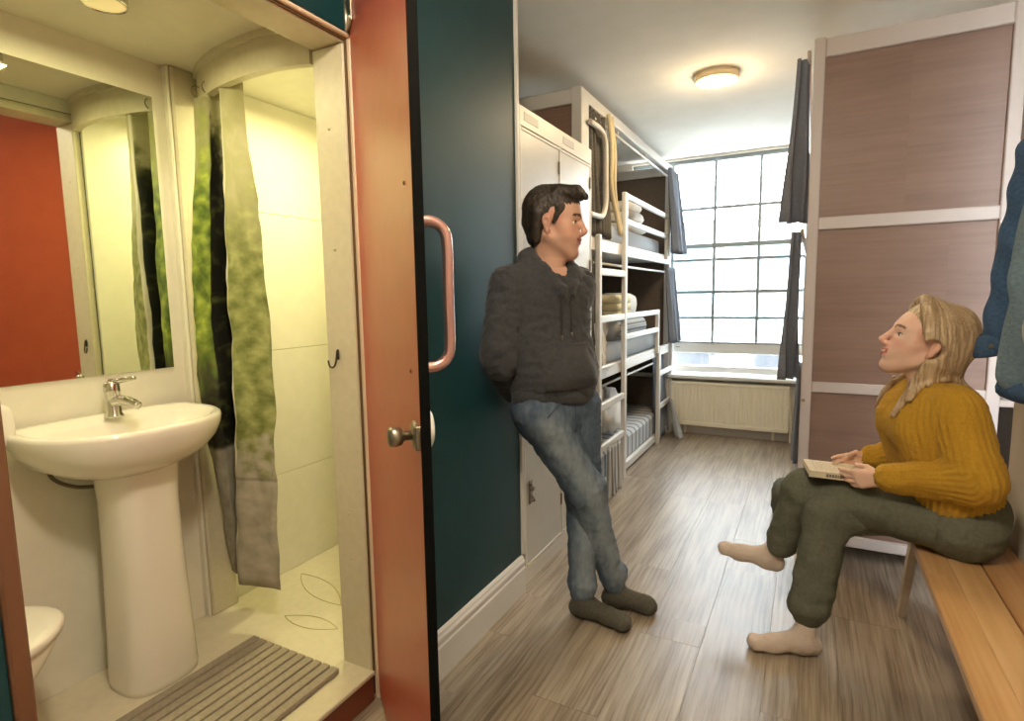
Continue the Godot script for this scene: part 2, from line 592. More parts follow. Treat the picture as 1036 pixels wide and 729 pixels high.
func bathroom_shell() -> void:
	var d := thing("door_1", "cream door frame of the yellow-lit bathroom", "door frame", Vector3(-1.27, 0, -1.0), "", "structure")
	bx(d, "jamb", M.frame_cream, Vector3(-1.336, BF, -1.294), Vector3(-1.216, 2.028, -1.322), 0.003)
	bx(d, "lintel", M.frame_cream, Vector3(-1.336, 2.030, -0.42), Vector3(-1.216, 2.062, -1.322), 0.003)
	bx(d, "groove_strip", M.groove, Vector3(-1.216, BF, -1.299), Vector3(-1.210, 2.036, -1.306), 0.001)
	bx(d, "groove_strip", M.groove, Vector3(-1.216, 2.034, -0.42), Vector3(-1.210, 2.041, -1.306), 0.001)
	bx(d, "bead", M.bead, Vector3(-1.216, 0.0, -1.306), Vector3(-1.198, 2.052, -1.316), 0.003)
	bx(d, "bead", M.bead, Vector3(-1.216, 2.041, -0.42), Vector3(-1.198, 2.052, -1.316), 0.003)
	bx(d, "jamb", M.brown_frame, Vector3(-1.336, 0, -0.400), Vector3(-1.198, 2.062, -0.430), 0.004)
	bx(d, "riser", M.riser, Vector3(-1.26, 0, -0.43), Vector3(-1.212, BF - 0.012, -1.300), 0.002)
	bx(d, "threshold", M.frame_cream, Vector3(-1.345, BF - 0.012, -0.43), Vector3(-1.206, BF + 0.004, -1.300), 0.003)
	for y in [0.62, 0.47, 1.45, 1.80]:
		put(d, "screw_cap", lathe([Vector2(0.0, 0.0), Vector2(0.005, 0.0), Vector2(0.004, 0.0025), Vector2(0.0, 0.003)], 10), M.frame_cream, Vector3(-1.282, y, -1.294), Basis(Vector3.RIGHT, PI / 2))
	# J-shaped coat hook on the jamb
	var hk := thing("coat_hook", "small dark metal hook screwed to the bathroom door jamb", "hook", Vector3(-1.300, 1.09, -1.294))
	put(hk, "hook_wire", tube(smooth_path([Vector3(-1.290, 1.142, -1.288), Vector3(-1.290, 1.118, -1.284), Vector3(-1.293, 1.098, -1.280), Vector3(-1.303, 1.090, -1.278), Vector3(-1.314, 1.096, -1.278), Vector3(-1.318, 1.112, -1.278)], 5), 0.0028, 8), M.dark_hook)
	put(hk, "hook_plate", cbox(Vector3(0.010, 0.032, 0.005), 0.002), M.dark_hook, Vector3(-1.290, 1.130, -1.291))
	# shell of the bathroom pod
	var bfl := thing("floor_bathroom", "pale raised bathroom floor continuing into the shower", "floor", Vector3(-1.7, BF, -1.0), "", "structure")
	bx(bfl, "floor_slab", M.bath_floor, Vector3(-2.10, 0.0, 0.1), Vector3(-1.262, BF, -2.12), 0.002)
	for lf in [[-1.773, -1.607, 0.325, 0.184, 0.048], [-1.615, -1.41, -0.11, 0.124, 0.036], [-1.50, -1.75, 0.9, 0.15, 0.045]]:
		var pts := []
		for k in 33:
			var a := TAU * k / 32.0
			var lx: float = cos(a) * lf[3]
			var lz: float = sin(a) * lf[4] * absf(sin(a))
			pts.append(Vector3(lf[0] + lx * cos(lf[2]) - lz * sin(lf[2]), BF + 0.0005, lf[1] + lx * sin(lf[2]) + lz * cos(lf[2])))
		put(bfl, "leaf_outline", tube(pts, 0.0016, 5), M.leaf_line)
	slab("wall_bathroom", "cream bathroom wall behind the mirror and basin", M.bath_wall, Vector3(-2.12, BF, 0.1), Vector3(BW, 2.5, -1.40))
	var sw := thing("wall_shower", "pale shower wall of large panels with fine joints", "wall", Vector3(BW, BF, -1.76), "", "structure")
	bx(sw, "backing", M.leaf_line, Vector3(-2.12, BF, -1.40), Vector3(BW - 0.004, 2.2, -2.12), 0.002)
	var ys := [BF, 0.546, 1.088, 1.659, BC]
	for i in 4:
		bx(sw, "panel", M.bath_wall, Vector3(BW - 0.006, ys[i] + 0.0012, -1.40), Vector3(BW, ys[i + 1] - 0.0012, -2.10), 0.001)
	slab("wall_shower_end", "pale end wall of the shower", M.bath_wall, Vector3(-2.12, BF, -2.10), Vector3(-1.336, 2.2, -2.124))
	slab("wall_shower_side", "pale inner side wall of the shower", M.bath_wall, Vector3(-1.352, BF, -1.322), Vector3(-1.337, 2.2, -2.10))
	slab("wall_bathroom_front", "cream bathroom wall over the doorway", M.bath_wall, Vector3(-1.352, 2.062, 0.02), Vector3(-1.337, BC, -1.322))
	slab("wall_bathroom_side", "cream bathroom wall beside the doorway", M.bath_wall, Vector3(-1.352, BF, 0.02), Vector3(-1.337, 2.062, -0.40))
	slab("wall_bathroom_end", "cream bathroom end wall behind the toilet", M.bath_wall, Vector3(-2.12, BF, 0.02), Vector3(-1.30, 2.2, 0.12))
	slab("ceiling_bathroom", "low cream ceiling of the bathroom and shower", M.bath_wall, Vector3(-2.12, BC, 0.12), Vector3(-1.337, BC + 0.06, -2.12), "ceiling")
	var pl := thing("trim_3", "cream pillar between basin and shower", "pillar", Vector3(-2.0, BF, -1.33), "", "structure")
	bx(pl, "pillar_shaft", M.frame_cream, Vector3(BW, BF, -1.275), Vector3(-1.985, BC, -1.385), 0.006)
	bx(pl, "pillar_edge", M.bath_wall, Vector3(BW, BF, -1.262), Vector3(-1.992, BC, -1.274), 0.004)
	# curved fascia over the shower opening
	var rows := []
	var path := smooth_path([Vector3(-2.0, 0, -1.375), Vector3(-1.90, 0, -1.322), Vector3(-1.76, 0, -1.278), Vector3(-1.60, 0, -1.258), Vector3(-1.46, 0, -1.262), Vector3(-1.345, 0, -1.292)], 6)
	for i in path.size():
		var p: Vector3 = path[i]
		var row := []
		for q in [[0.0, 1.995], [0.0, BC], [-0.028, BC], [-0.028, 1.995]]:
			row.append(Vector3(p.x, q[1], p.z + q[0]))
		rows.append(row)
	var fa := thing("trim_4", "curved cream fascia over the shower opening", "fascia", Vector3(-1.65, 2.0, -1.3), "", "structure")
	put(fa, "fascia_board", skin(rows, true, true, true, true), M.frame_cream)
	var rows2 := []
	for i in path.size():
		var p: Vector3 = path[i]
		var row := []
		for q in [[0.010, BC - 0.022], [0.010, BC], [0.0, BC], [0.0, BC - 0.022]]:
			row.append(Vector3(p.x, q[1], p.z + q[0]))
		rows2.append(row)
	put(fa, "fascia_lip", skin(rows2, true, true, true, true), M.frame_cream)

# ------------------------------------------------------------------ window wall
func window_wall() -> void:
	var x0 := -1.54
	var x1 := 0.315
	slab("wall_window_lower", "cream wall below the window behind the radiator", M.wall_cream, Vector3(-2.2, 0, WZ), Vector3(1.0, 0.53, WZ - 0.16))
	slab("wall_window_upper", "narrow strip of wall above the window", M.wall_cream, Vector3(-2.2, 2.497, WZ), Vector3(1.0, CEIL, WZ - 0.16))
	slab("wall_window_side", "cream wall beside the window by the laddered bunk", M.wall_cream, Vector3(-2.2, 0.53, WZ), Vector3(x0, 2.497, WZ - 0.16))
	slab("wall_window_end", "cream wall beside the window behind the partitioned bunk", M.wall_cream, Vector3(x1, 0.53, WZ), Vector3(1.0, 2.497, WZ - 0.16))
	var w := thing("window_1", "tall multi-paned sash window bright with overcast daylight", "window", Vector3(-0.6, 0.55, WZ), "", "structure")
	var xs := [x0, -1.169, -0.798, -0.427, -0.056, x1]
	var ys := [2.497, 2.059, 1.727, 1.601, 1.311, 1.076, 0.857]
	var zf := WZ - 0.04
	bx(w, "frame_rail", M.sash, Vector3(x0, 2.465, zf), Vector3(x1, 2.497, zf - 0.06), 0.003)
	for i in range(1, 6):
		var t: float = [0.0, 0.012, 0.020, 0.012, 0.014, 0.012][i]
		bx(w, "glazing_bar", M.sash, Vector3(x0, ys[i] - t, zf), Vector3(x1, ys[i] + t, zf - 0.045), 0.002)
	for i in range(1, 5):
		bx(w, "glazing_bar", M.sash, Vector3(xs[i] - 0.012, 0.84, zf + 0.001), Vector3(xs[i] + 0.012, 2.48, zf - 0.044), 0.002)
	for i in [0, 5]:
		bx(w, "frame_stile", M.sash, Vector3(xs[i] - 0.02, 0.56, zf), Vector3(xs[i] + 0.02, 2.497, zf - 0.06), 0.002)
	bx(w, "bottom_rail", M.sash_white, Vector3(x0, 0.752, zf + 0.012), Vector3(x1, 0.845, zf - 0.05), 0.006)
	bx(w, "rail_edge", M.sash, Vector3(x0, 0.845, zf + 0.016), Vector3(x1, 0.858, zf - 0.05), 0.002)
	bx(w, "lower_frame", M.sash_white, Vector3(x0, 0.575, zf + 0.005), Vector3(x1, 0.632, zf - 0.06), 0.004)
	bx(w, "window_sill", M.sash_white, Vector3(x0 - 0.05, 0.525, WZ + 0.11), Vector3(x1 + 0.05, 0.560, WZ - 0.12), 0.008)
	put(w, "sash_stay", cbox(Vector3(0.035, 0.008, 0.012), 0.002), M.dull_metal, Vector3(-1.10, 0.805, zf + 0.016))
	for c in 5:
		for r in 6:
			var film := r >= 2
			var o := bx(w, "pane", M.film if film else M.glass, Vector3(xs[c] + 0.009, ys[r + 1] + 0.010, zf - 0.018), Vector3(xs[c + 1] - 0.009, ys[r] - 0.010, zf - 0.023), 0.0005)
			if film:
				o.set_meta("label", "frosted pane")
		bx(w, "pane", M.glass, Vector3(xs[c] + 0.002, 0.634, zf - 0.018), Vector3(xs[c + 1] - 0.002, 0.750, zf - 0.022), 0.0005)
	# radiator
	var rd := thing("radiator", "cream panel radiator with upright flutes below the window", "radiator", Vector3(-0.63, 0.08, WZ + 0.06))
	var poly := PackedVector2Array()
	var rx0 := -1.13
	var rx1 := -0.14
	poly.append(Vector2(rx0, 0.0))
	var nfl := 28
	for i in nfl:
		var a := rx0 + (rx1 - rx0) * i / nfl
		var s := (rx1 - rx0) / nfl
		poly.append(Vector2(a + 0.001, 0.020))
		poly.append(Vector2(a + s * 0.55, 0.020))
		poly.append(Vector2(a + s * 0.65, 0.014))
		poly.append(Vector2(a + s * 0.90, 0.014))
	poly.append(Vector2(rx1, 0.020))
	poly.append(Vector2(rx1, 0.0))
	# outline is x against depth: stand it upright
	put(rd, "fluted_panel", prism(poly, 0.345), M.radiator, Vector3(0, 0.30, WZ + 0.075), Basis(Vector3(1, 0, 0), Vector3(0, 0, 1), Vector3(0, -1, 0)))
	bx(rd, "top_rail", M.radiator, Vector3(rx0, 0.470, WZ + 0.07), Vector3(rx1, 0.495, WZ + 0.10), 0.005)
	bx(rd, "bottom_rail", M.radiator, Vector3(rx0, 0.090, WZ + 0.07), Vector3(rx1, 0.130, WZ + 0.098), 0.005)
	bx(rd, "back_panel", M.radiator, Vector3(rx0 + 0.02, 0.11, WZ + 0.025), Vector3(rx1 - 0.02, 0.48, WZ + 0.045), 0.004)
	bx(rd, "top_grille", M.radiator, Vector3(rx0, 0.488, WZ + 0.02), Vector3(rx1, 0.497, WZ + 0.075), 0.002)
	put(rd, "pipe", tube(smooth_path([Vector3(rx1 + 0.015, 0.0, WZ + 0.05), Vector3(rx1 + 0.018, 0.08, WZ + 0.06), Vector3(rx1 + 0.018, 0.20, WZ + 0.07), Vector3(rx1 + 0.002, 0.42, WZ + 0.08)], 6), 0.009, 8), M.radiator)
	for xx in [rx0 + 0.12, rx1 - 0.12]:
		bx(rd, "bracket", M.radiator, Vector3(xx - 0.012, 0.0, WZ + 0.003), Vector3(xx + 0.012, 0.45, WZ + 0.026), 0.002)
	var bb := bx(self, "baseboard_window", M.grey_trim, Vector3(-2.05, 0, WZ), Vector3(0.85, 0.085, WZ + 0.018), 0.004)
	tag(bb, "plain grey skirting under the radiator", "skirting", "", "structure")

# ------------------------------------------------------------------ street outside
func street() -> void:
	var g := slab("ground_street", "grey street below the window", M.asphalt, Vector3(-40, -3.3, -5.9), Vector3(30, -3.2, -60), "street")
	g.name = "ground_street"
	var b := thing("street_building", "pale terraced building with arched openings across the street", "building", Vector3(-6, -3.2, -20))
	bx(b, "wall", M.facade, Vector3(-22, -3.2, -20), Vector3(14, 3.6, -26), 0.02)
	bx(b, "cornice", M.facade_grey, Vector3(-22.2, 3.4, -19.8), Vector3(14.2, 3.65, -20.1), 0.02)
	bx(b, "band", M.facade_grey, Vector3(-22, 0.55, -19.9), Vector3(14, 0.72, -20.05), 0.02)
	var arch := func(w: float, h: float) -> PackedVector2Array:
		var p := PackedVector2Array([Vector2(-w / 2, 0), Vector2(w / 2, 0)])
		for k in 9:
			var a := PI * k / 8.0
			p.append(Vector2(cos(a) * w / 2, h + sin(a) * w * 0.32))
		return p
	for i in 9:
		var x := -14.0 + i * 2.6
		var win := put(b, "arched_window", prism(arch.call(1.5, 1.5), 0.16), M.facade_grey, Vector3(x, -2.3, -20.0))
		put(win, "pane", prism(arch.call(1.2, 1.35), 0.10), M.facade_dark, Vector3(x, -2.2, -19.93))
		var up := put(b, "window", cbox(Vector3(1.1, 1.6, 0.12), 0.02), M.facade_grey, Vector3(x, 2.0, -20.0))
		put(up, "pane", cbox(Vector3(0.9, 1.4, 0.10), 0.02), M.facade_dark, Vector3(x, 2.0, -19.94))
	var sg := bx(b, "sign_board", M.facade_dark, Vector3(-3.9, -0.75, -19.86), Vector3(-2.6, -0.50, -20.0), 0.01)
	sg.set_meta("label", "dark sign board")
	bx(b, "pilaster", M.facade_dark, Vector3(-4.6, -1.4, -19.85), Vector3(-4.25, -0.35, -20.0), 0.01)
	var car := thing("parked_car", "dark grey car parked on the street outside", "car", Vector3(-0.6, -3.2, -15.5))
	var body := PackedVector2Array([Vector2(-2.0, 0.3), Vector2(2.0, 0.3), Vector2(2.05, 0.8), Vector2(1.2, 0.95), Vector2(0.7, 1.4), Vector2(-0.9, 1.45), Vector2(-1.6, 0.95), Vector2(-2.05, 0.85)])
	put(car, "body", prism(body, 1.7), M.facade_dark, Vector3(-0.6, -3.2, -15.5))
	for xx in [-1.25, 1.25]:
		for zz in [-0.8, 0.8]:
			put(car, "wheel", lathe([Vector2(0.0, -0.1), Vector2(0.3, -0.1), Vector2(0.32, 0.0), Vector2(0.3, 0.1), Vector2(0.0, 0.1)], 16), M.black, Vector3(-0.6 + xx, -2.88, -15.5 + zz), Basis(Vector3.RIGHT, PI / 2))

# ------------------------------------------------------------------ bathroom door leaf
func bathroom_door() -> void:
	var d := thing("bathroom_door", "open orange-red bathroom door with black edge, seen almost edge on", "door", Vector3(-1.205, 0.03, -1.325))
	d.rotation.y = -0.7125
	var hh := 2.16
	fix(d, "leaf", cbox(Vector3(0.795, hh, 0.013), 0.001), M.door_red, Vector3(0.400, hh / 2, 0.0025))
	fix(d, "outer_skin", cbox(Vector3(0.795, hh, 0.004), 0.001), M.teal, Vector3(0.400, hh / 2, -0.0065))
	fix(d, "edge_strip", cbox(Vector3(0.006, hh, 0.018), 0.001), M.black, Vector3(0.801, hh / 2, 0.0002))
	for y in [1.475, 1.135]:
		fix(d, "screw", lathe([Vector2(0.0, 0.0), Vector2(0.0045, 0.0), Vector2(0.003, 0.003), Vector2(0.0, 0.0035)], 8), M.brown_frame, Vector3(0.735, y, 0.009), Basis(Vector3.RIGHT, PI / 2))
	# top hinge
	var hg := fix(d, "hinge", cbox(Vector3(0.09, 0.10, 0.006), 0.002), M.dull_metal, Vector3(0.052, 2.075, 0.012))
	fix(hg, "hinge_knuckle", tube([Vector3(-0.048, -0.06, 0.004), Vector3(-0.048, 0.06, 0.004)], 0.009, 10), M.dull_metal)
	for y in [-0.042, 0.034]:
		fix(hg, "hinge_rib", cbox(Vector3(0.092, 0.007, 0.006), 0.002), M.plastic_white, Vector3(0, y, 0.005))
	# lock with turn knob
	var lk := fix(d, "lock_plate", lathe([Vector2(0.0, 0.0), Vector2(0.030, 0.0), Vector2(0.030, 0.004), Vector2(0.026, 0.008), Vector2(0.0, 0.010)], 24), M.dull_metal, Vector3(0.760, 1.020, 0.009), Basis(Vector3.RIGHT, PI / 2).scaled(Vector3.ONE * 0.88))
	fix(lk, "turn_knob", lathe([Vector2(0.0, 0.008), Vector2(0.010, 0.010), Vector2(0.010, 0.026), Vector2(0.019, 0.032), Vector2(0.022, 0.046), Vector2(0.020, 0.056), Vector2(0.012, 0.060), Vector2(0.0, 0.060)], 20), M.dull_metal)
	fix(lk, "latch_face", cbox(Vector3(0.022, 0.012, 0.05), 0.002), M.dull_metal, Vector3(0.030, 0.004, 0.0))
	fix(d, "outer_rose", lathe([Vector2(0.0, 0.0), Vector2(0.040, 0.0), Vector2(0.040, 0.006), Vector2(0.030, 0.012), Vector2(0.0, 0.014)], 24), M.plastic_white, Vector3(0.755, 1.030, -0.0085), Basis(Vector3.RIGHT, -PI / 2))
	# D-shaped pull on the outer face
	var y0 := 1.145
	var y1 := 1.405
	var pts := smooth_path([Vector3(0.765, y0, -0.008), Vector3(0.765, y0, -0.030), Vector3(0.765, y0 + 0.012, -0.050), Vector3(0.765, y0 + 0.040, -0.058), Vector3(0.765, (y0 + y1) / 2, -0.058), Vector3(0.765, y1 - 0.040, -0.058), Vector3(0.765, y1 - 0.012, -0.050), Vector3(0.765, y1, -0.030), Vector3(0.765, y1, -0.008)], 6)
	var h := fix(d, "pull_handle", tube(pts, 0.0105, 12), M.tinted_chrome)
	h.set_meta("label", "rounded chrome pull handle with the red door reflection painted into its tint")
	for y in [y0, y1]:
		fix(h, "handle_foot", lathe([Vector2(0.0, 0.0), Vector2(0.016, 0.0), Vector2(0.014, 0.005), Vector2(0.0, 0.006)], 16), M.tinted_chrome, Vector3(0.765, y, -0.0085), Basis(Vector3.RIGHT, -PI / 2))
	# added plate, made up to draw a faint ghost outline on the wall
	var pl := thing("ghost_outline_plate", "added thin teal plate drawing a faint ghost outline on the teal wall beside the door handle", "plate", Vector3(LX + 0.003, 1.2, -1.55))
	var rp := PackedVector2Array()
	for c in [[0.045, 0.085, 0.0], [-0.045, 0.085, 90.0], [-0.045, -0.085, 180.0], [0.045, -0.085, 270.0]]:
		for k in 5:
			var a := deg_to_rad(c[2] + k * 22.5)
			rp.append(Vector2(c[0] + cos(a) * 0.02, c[1] + sin(a) * 0.02))
	put(pl, "plate", prism(rp, 0.006), M.teal, Vector3(LX + 0.003, 1.27, -1.53), Basis(Vector3.UP, PI / 2))

# ------------------------------------------------------------------ bathroom fittings
func d_ring(cx: float, cz: float, half: float, depth: float, y: float, s: float, back: float) -> Array:
	# D outline: flat along the wall, rounded towards +x; scaled by s about its middle
	var row := []
	var n := 40
	for k in n:
		var a := TAU * k / n
		var c := cos(a)
		var q := sin(a)
		var px: float
		var pz: float = half * signf(q) * pow(absf(q), 0.85)
		if c >= 0:
			px = cx + depth * pow(c, 0.9) * s
		else:
			px = cx - back * pow(-c, 0.35) * minf(1.0, s + 0.0)
		row.append(Vector3(px, y, cz + pz * s))
	return row

func bathroom_fittings() -> void:
	var mr := thing("wall_mirror", "frameless bathroom mirror above the basin reflecting the red door", "mirror", Vector3(BW, 1.07, -0.9))
	bx(mr, "mirror_glass", M.mirror, Vector3(BW + 0.001, 1.067, -0.42), Vector3(BW + 0.006, 1.994, -1.221), 0.0015)
	var ba := thing("pedestal_basin", "white ceramic wash basin on a full pedestal", "basin", Vector3(-1.86, BF, -0.945))
	var cx := -1.86
	var cz := -0.955
	var rows := []
	for q in [[0.0, 0.0], [0.25, -0.105], [0.50, -0.095], [0.72, -0.060], [0.84, -0.022], [0.885, -0.006], [0.915, 0.0], [0.965, 0.002], [0.99, -0.003], [1.0, -0.012], [0.985, -0.035], [0.93, -0.070], [0.82, -0.105], [0.66, -0.132], [0.50, -0.150], [0.34, -0.160]]:
		if q[0] == 0.0:
			var c := []
			for k in 40:
				c.append(Vector3(cx + 0.02, 0.945 - 0.108, cz) + Vector3(cos(TAU * k / 40.0), 0, sin(TAU * k / 40.0)) * 0.012)
			rows.append(c)
			continue
		rows.append(d_ring(cx, cz, 0.268, 0.245, 0.945 + q[1], q[0], 0.155 if q[1] <= -0.001 and rows.size() > 7 else 0.085 if rows.size() < 6 else 0.155))
	put(ba, "bowl", skin(rows, true, true, true), M.ceramic)
	var prow := []
	for q in [[BF, 1.02], [BF + 0.02, 1.04], [0.25, 0.99], [0.50, 0.92], [0.70, 0.90], [0.80, 0.96], [0.835, 1.05]]:
		var row := []
		for k in 32:
			var a := TAU * k / 32.0
			var sx: float = signf(cos(a)) * pow(absf(cos(a)), 0.7)
			var sz: float = signf(sin(a)) * pow(absf(sin(a)), 0.7)
			row.append(Vector3(-1.85 + sx * 0.108 * q[1], q[0], -0.975 + sz * 0.110 * q[1]))
		prow.append(row)
	put(ba, "pedestal", skin(prow, true, true, true), M.ceramic)
	put(ba, "waste_ring", lathe([Vector2(0.0, 0.0), Vector2(0.02, 0.0), Vector2(0.02, 0.004), Vector2(0.0, 0.003)], 16), M.chrome, Vector3(cx + 0.02, 0.836, cz))
	var hs := solo("basin_hose", "dark flexible hose behind the basin pedestal", "hose", tube(smooth_path([Vector3(-1.99, 0.84, -0.80), Vector3(-1.96, 0.79, -0.80), Vector3(-1.94, 0.755, -0.84), Vector3(-1.95, 0.735, -0.90), Vector3(-2.0, 0.72, -0.95)], 6), 0.006, 8), M.hose)
	hs.name = "basin_hose"
	var tp := thing("mixer_tap", "chrome single-lever mixer tap on the basin rim", "tap", Vector3(-1.935, 0.945, -0.945))
	put(tp, "tap_body", lathe([Vector2(0.0, 0.0), Vector2(0.027, 0.0), Vector2(0.026, 0.006), Vector2(0.022, 0.012), Vector2(0.021, 0.075), Vector2(0.023, 0.080), Vector2(0.022, 0.104), Vector2(0.015, 0.112), Vector2(0.0, 0.113)], 20), M.chrome, Vector3(-1.925, 0.945, -0.965))
	put(tp, "spout", tube(smooth_path([Vector3(-1.92, 0.992, -0.965), Vector3(-1.88, 1.000, -0.970), Vector3(-1.84, 0.994, -0.976), Vector3(-1.815, 0.985, -0.980)], 5), [0.017, 0.017, 0.017, 0.016, 0.016, 0.016, 0.015, 0.015, 0.015, 0.014, 0.014, 0.014, 0.013, 0.013, 0.013, 0.012], 12), M.chrome)
	put(tp, "lever", tube([Vector3(-1.930, 1.052, -0.965), Vector3(-1.895, 1.060, -0.977), Vector3(-1.845, 1.068, -0.992)], [0.012, 0.009, 0.006], 10, 1.0), M.chrome)
	# toilet
	var to := thing("toilet", "white toilet with closed lid beside the basin", "toilet", Vector3(-1.70, BF, -0.35))
	var bowl := []
	for q in [[BF, 0.55, 0.10], [0.20, 0.55, 0.10], [0.32, 0.75, 0.05], [0.42, 0.95, 0.02], [0.475, 1.0, 0.0], [0.485, 0.98, 0.0]]:
		var row := []
		for k in 32:
			var a := TAU * k / 32.0
			row.append(Vector3(-1.705 + sin(a) * 0.175 * q[1], q[0], -0.41 + q[2] - cos(a) * 0.255 * q[1] * (1.0 if cos(a) > 0 else 0.85)))
		bowl.append(row)
	put(to, "bowl", skin(bowl, true, true, true), M.ceramic)
	var lid := []
	for q in [[0.486, 0.98], [0.490, 1.02], [0.508, 1.03], [0.516, 1.0], [0.520, 0.93]]:
		var row := []
		for k in 32:
			var a := TAU * k / 32.0
			row.append(Vector3(-1.705 + sin(a) * 0.178 * q[1], q[0], -0.41 - cos(a) * 0.262 * q[1] * (1.0 if cos(a) > 0 else 0.85)))
		lid.append(row)
	put(to, "lid", skin(lid, true, true, true), M.plastic_white)
	put(to, "cistern", cbox(Vector3(0.36, 0.38, 0.15), 0.03), M.ceramic, Vector3(-1.705, 0.70, -0.065))
	# white dispenser at the wall
	var dp := thing("paper_dispenser", "rounded white paper dispenser on the wall beside the mirror", "dispenser", Vector3(-1.96, 0.90, -0.64))
	put(dp, "housing", soft(Vector3(0.052, 0.062, 0.065), 0.5), M.plastic_white, Vector3(-1.965, 0.970, -0.655))
	put(dp, "back_plate", cbox(Vector3(0.01, 0.10, 0.10), 0.004), M.plastic_white, Vector3(-2.014, 0.970, -0.655))
	# slatted mat
	var mt := thing("duckboard_mat", "grey slatted shower mat on the bathroom floor", "mat", Vector3(-1.5, BF, -1.0))
	for zz in [-0.76, -0.98, -1.20]:
		bx(mt, "batten", M.mat_slat, Vector3(-1.703, BF, zz), Vector3(-1.299, BF + 0.007, zz - 0.02), 0.001)
	var pitch := 0.412 / 11.0
	for i in 11:
		var xx := -1.707 + pitch * i
		bx(mt, "slat", M.mat_slat, Vector3(xx + 0.0036, BF + 0.006, -0.70), Vector3(xx + pitch - 0.0036, BF + 0.024, -1.236), 0.002)
	# shower curtain, printed with moss and grey stone
	shower_curtain()

func shower_curtain() -> void:
	var im := Image.create(192, 768, false, Image.FORMAT_RGB8)
	var n1 := FastNoiseLite.new()
	n1.seed = 5
	n1.frequency = 0.035
	n1.fractal_octaves = 5
	var n2 := FastNoiseLite.new()
	n2.seed = 6
	n2.frequency = 0.012
	for y in 768:
		var v := y / 768.0
		for x in 192:
			var u := x / 192.0
			var a := n1.get_noise_2d(x, y) * 0.5 + 0.5
			var b := n2.get_noise_2d(x * 1.5, y * 0.7)
			var vv := v + b * 0.10 + (a - 0.5) * 0.12
			var pale := c8(186, 180, 146).lerp(c8(166, 162, 124), a)
			var moss := c8(62, 84, 26).lerp(c8(170, 184, 74), clampf(a * 1.5 - 0.25, 0, 1))
			var stone := c8(150, 144, 126).lerp(c8(196, 190, 174), a)
			var c := pale
			if u < 0.30:
				# wall-side half: bright moss, then black bark, then stone
				c = pale.lerp(moss, smoothstep(0.02, 0.22, vv))
				c = c.lerp(c8(34, 34, 24).lerp(c8(80, 84, 46), clampf(a * 2.0 - 0.8, 0, 1)), smoothstep(0.50, 0.60, vv))
				c = c.lerp(stone.darkened(0.12), smoothstep(0.70, 0.715, v))
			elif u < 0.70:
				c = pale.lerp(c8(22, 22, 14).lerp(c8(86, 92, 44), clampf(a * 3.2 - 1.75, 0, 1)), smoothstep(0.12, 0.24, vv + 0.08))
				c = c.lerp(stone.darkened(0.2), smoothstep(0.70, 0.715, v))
			else:
				c = pale.lerp(c8(96, 106, 52).lerp(c8(172, 174, 116), clampf(a * 1.5 - 0.2, 0, 1)), smoothstep(0.06, 0.35, vv))
				c = c.lerp(stone, smoothstep(0.66, 0.76, vv))
				if u < 0.735:
					c = c8(214, 208, 190)
			if absf(v - 0.768) < 0.003 and u > 0.70:
				c = c.darkened(0.15)
			im.set_pixel(x, y, c)
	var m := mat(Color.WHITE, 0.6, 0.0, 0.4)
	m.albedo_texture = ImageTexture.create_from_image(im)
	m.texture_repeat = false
	# plan of the gathered cloth: top and bottom polylines (x, z)
	var top := smooth_path([Vector3(-1.930, 0, -1.325), Vector3(-1.900, 0, -1.296), Vector3(-1.845, 0, -1.305), Vector3(-1.840, 0, -1.345), Vector3(-1.790, 0, -1.350), Vector3(-1.755, 0, -1.290), Vector3(-1.715, 0, -1.300), Vector3(-1.685, 0, -1.325)], 8)
	var mid := smooth_path([Vector3(-1.968, 0, -1.292), Vector3(-1.940, 0, -1.262), Vector3(-1.872, 0, -1.275), Vector3(-1.875, 0, -1.365), Vector3(-1.810, 0, -1.390), Vector3(-1.775, 0, -1.280), Vector3(-1.700, 0, -1.292), Vector3(-1.625, 0, -1.320)], 8)
	var bot := smooth_path([Vector3(-1.970, 0, -1.390), Vector3(-1.955, 0, -1.340), Vector3(-1.905, 0, -1.340), Vector3(-1.905, 0, -1.385), Vector3(-1.850, 0, -1.390), Vector3(-1.825, 0, -1.275), Vector3(-1.735, 0, -1.295), Vector3(-1.645, 0, -1.310)], 8)
	var nz := FastNoiseLite.new()
	nz.seed = 31
	nz.frequency = 3.0
	var f := func(u: float, v: float) -> Vector3:
		var k := u * (top.size() - 1)
		var i := mini(int(k), top.size() - 2)
		var t := k - i
		var a: Vector3 = top[i].lerp(top[i + 1], t)
		var b: Vector3 = mid[i].lerp(mid[i + 1], t)
		var c: Vector3 = bot[i].lerp(bot[i + 1], t)
		var p := a.lerp(b, smoothstep(0.0, 0.45, v)).lerp(c, smoothstep(0.55, 1.0, v))
		p.x += nz.get_noise_2d(u * 1.5, v * 2.0) * 0.012 * minf(1.0, v * 4.0)
		p.z += nz.get_noise_2d(u * 2.0 + 9.0, v * 2.0) * 0.012 * minf(1.0, v * 4.0)
		var endy := 0.26 if u < 0.65 else 0.27
		p.y = lerpf(2.012 if u > 0.3 else 1.99, endy, v)
		return p
	var sc := thing("shower_curtain", "gathered shower curtain printed with green moss and grey stone", "shower curtain", Vector3(-1.85, 0.2, -1.32))
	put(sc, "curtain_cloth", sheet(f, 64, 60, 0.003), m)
	put(sc, "curtain_rail", tube(smooth_path([Vector3(-1.99, 2.035, -1.41), Vector3(-1.88, 2.035, -1.352), Vector3(-1.74, 2.035, -1.315), Vector3(-1.55, 2.035, -1.300), Vector3(-1.36, 2.035, -1.335)], 6), 0.008, 8), M.dull_metal)
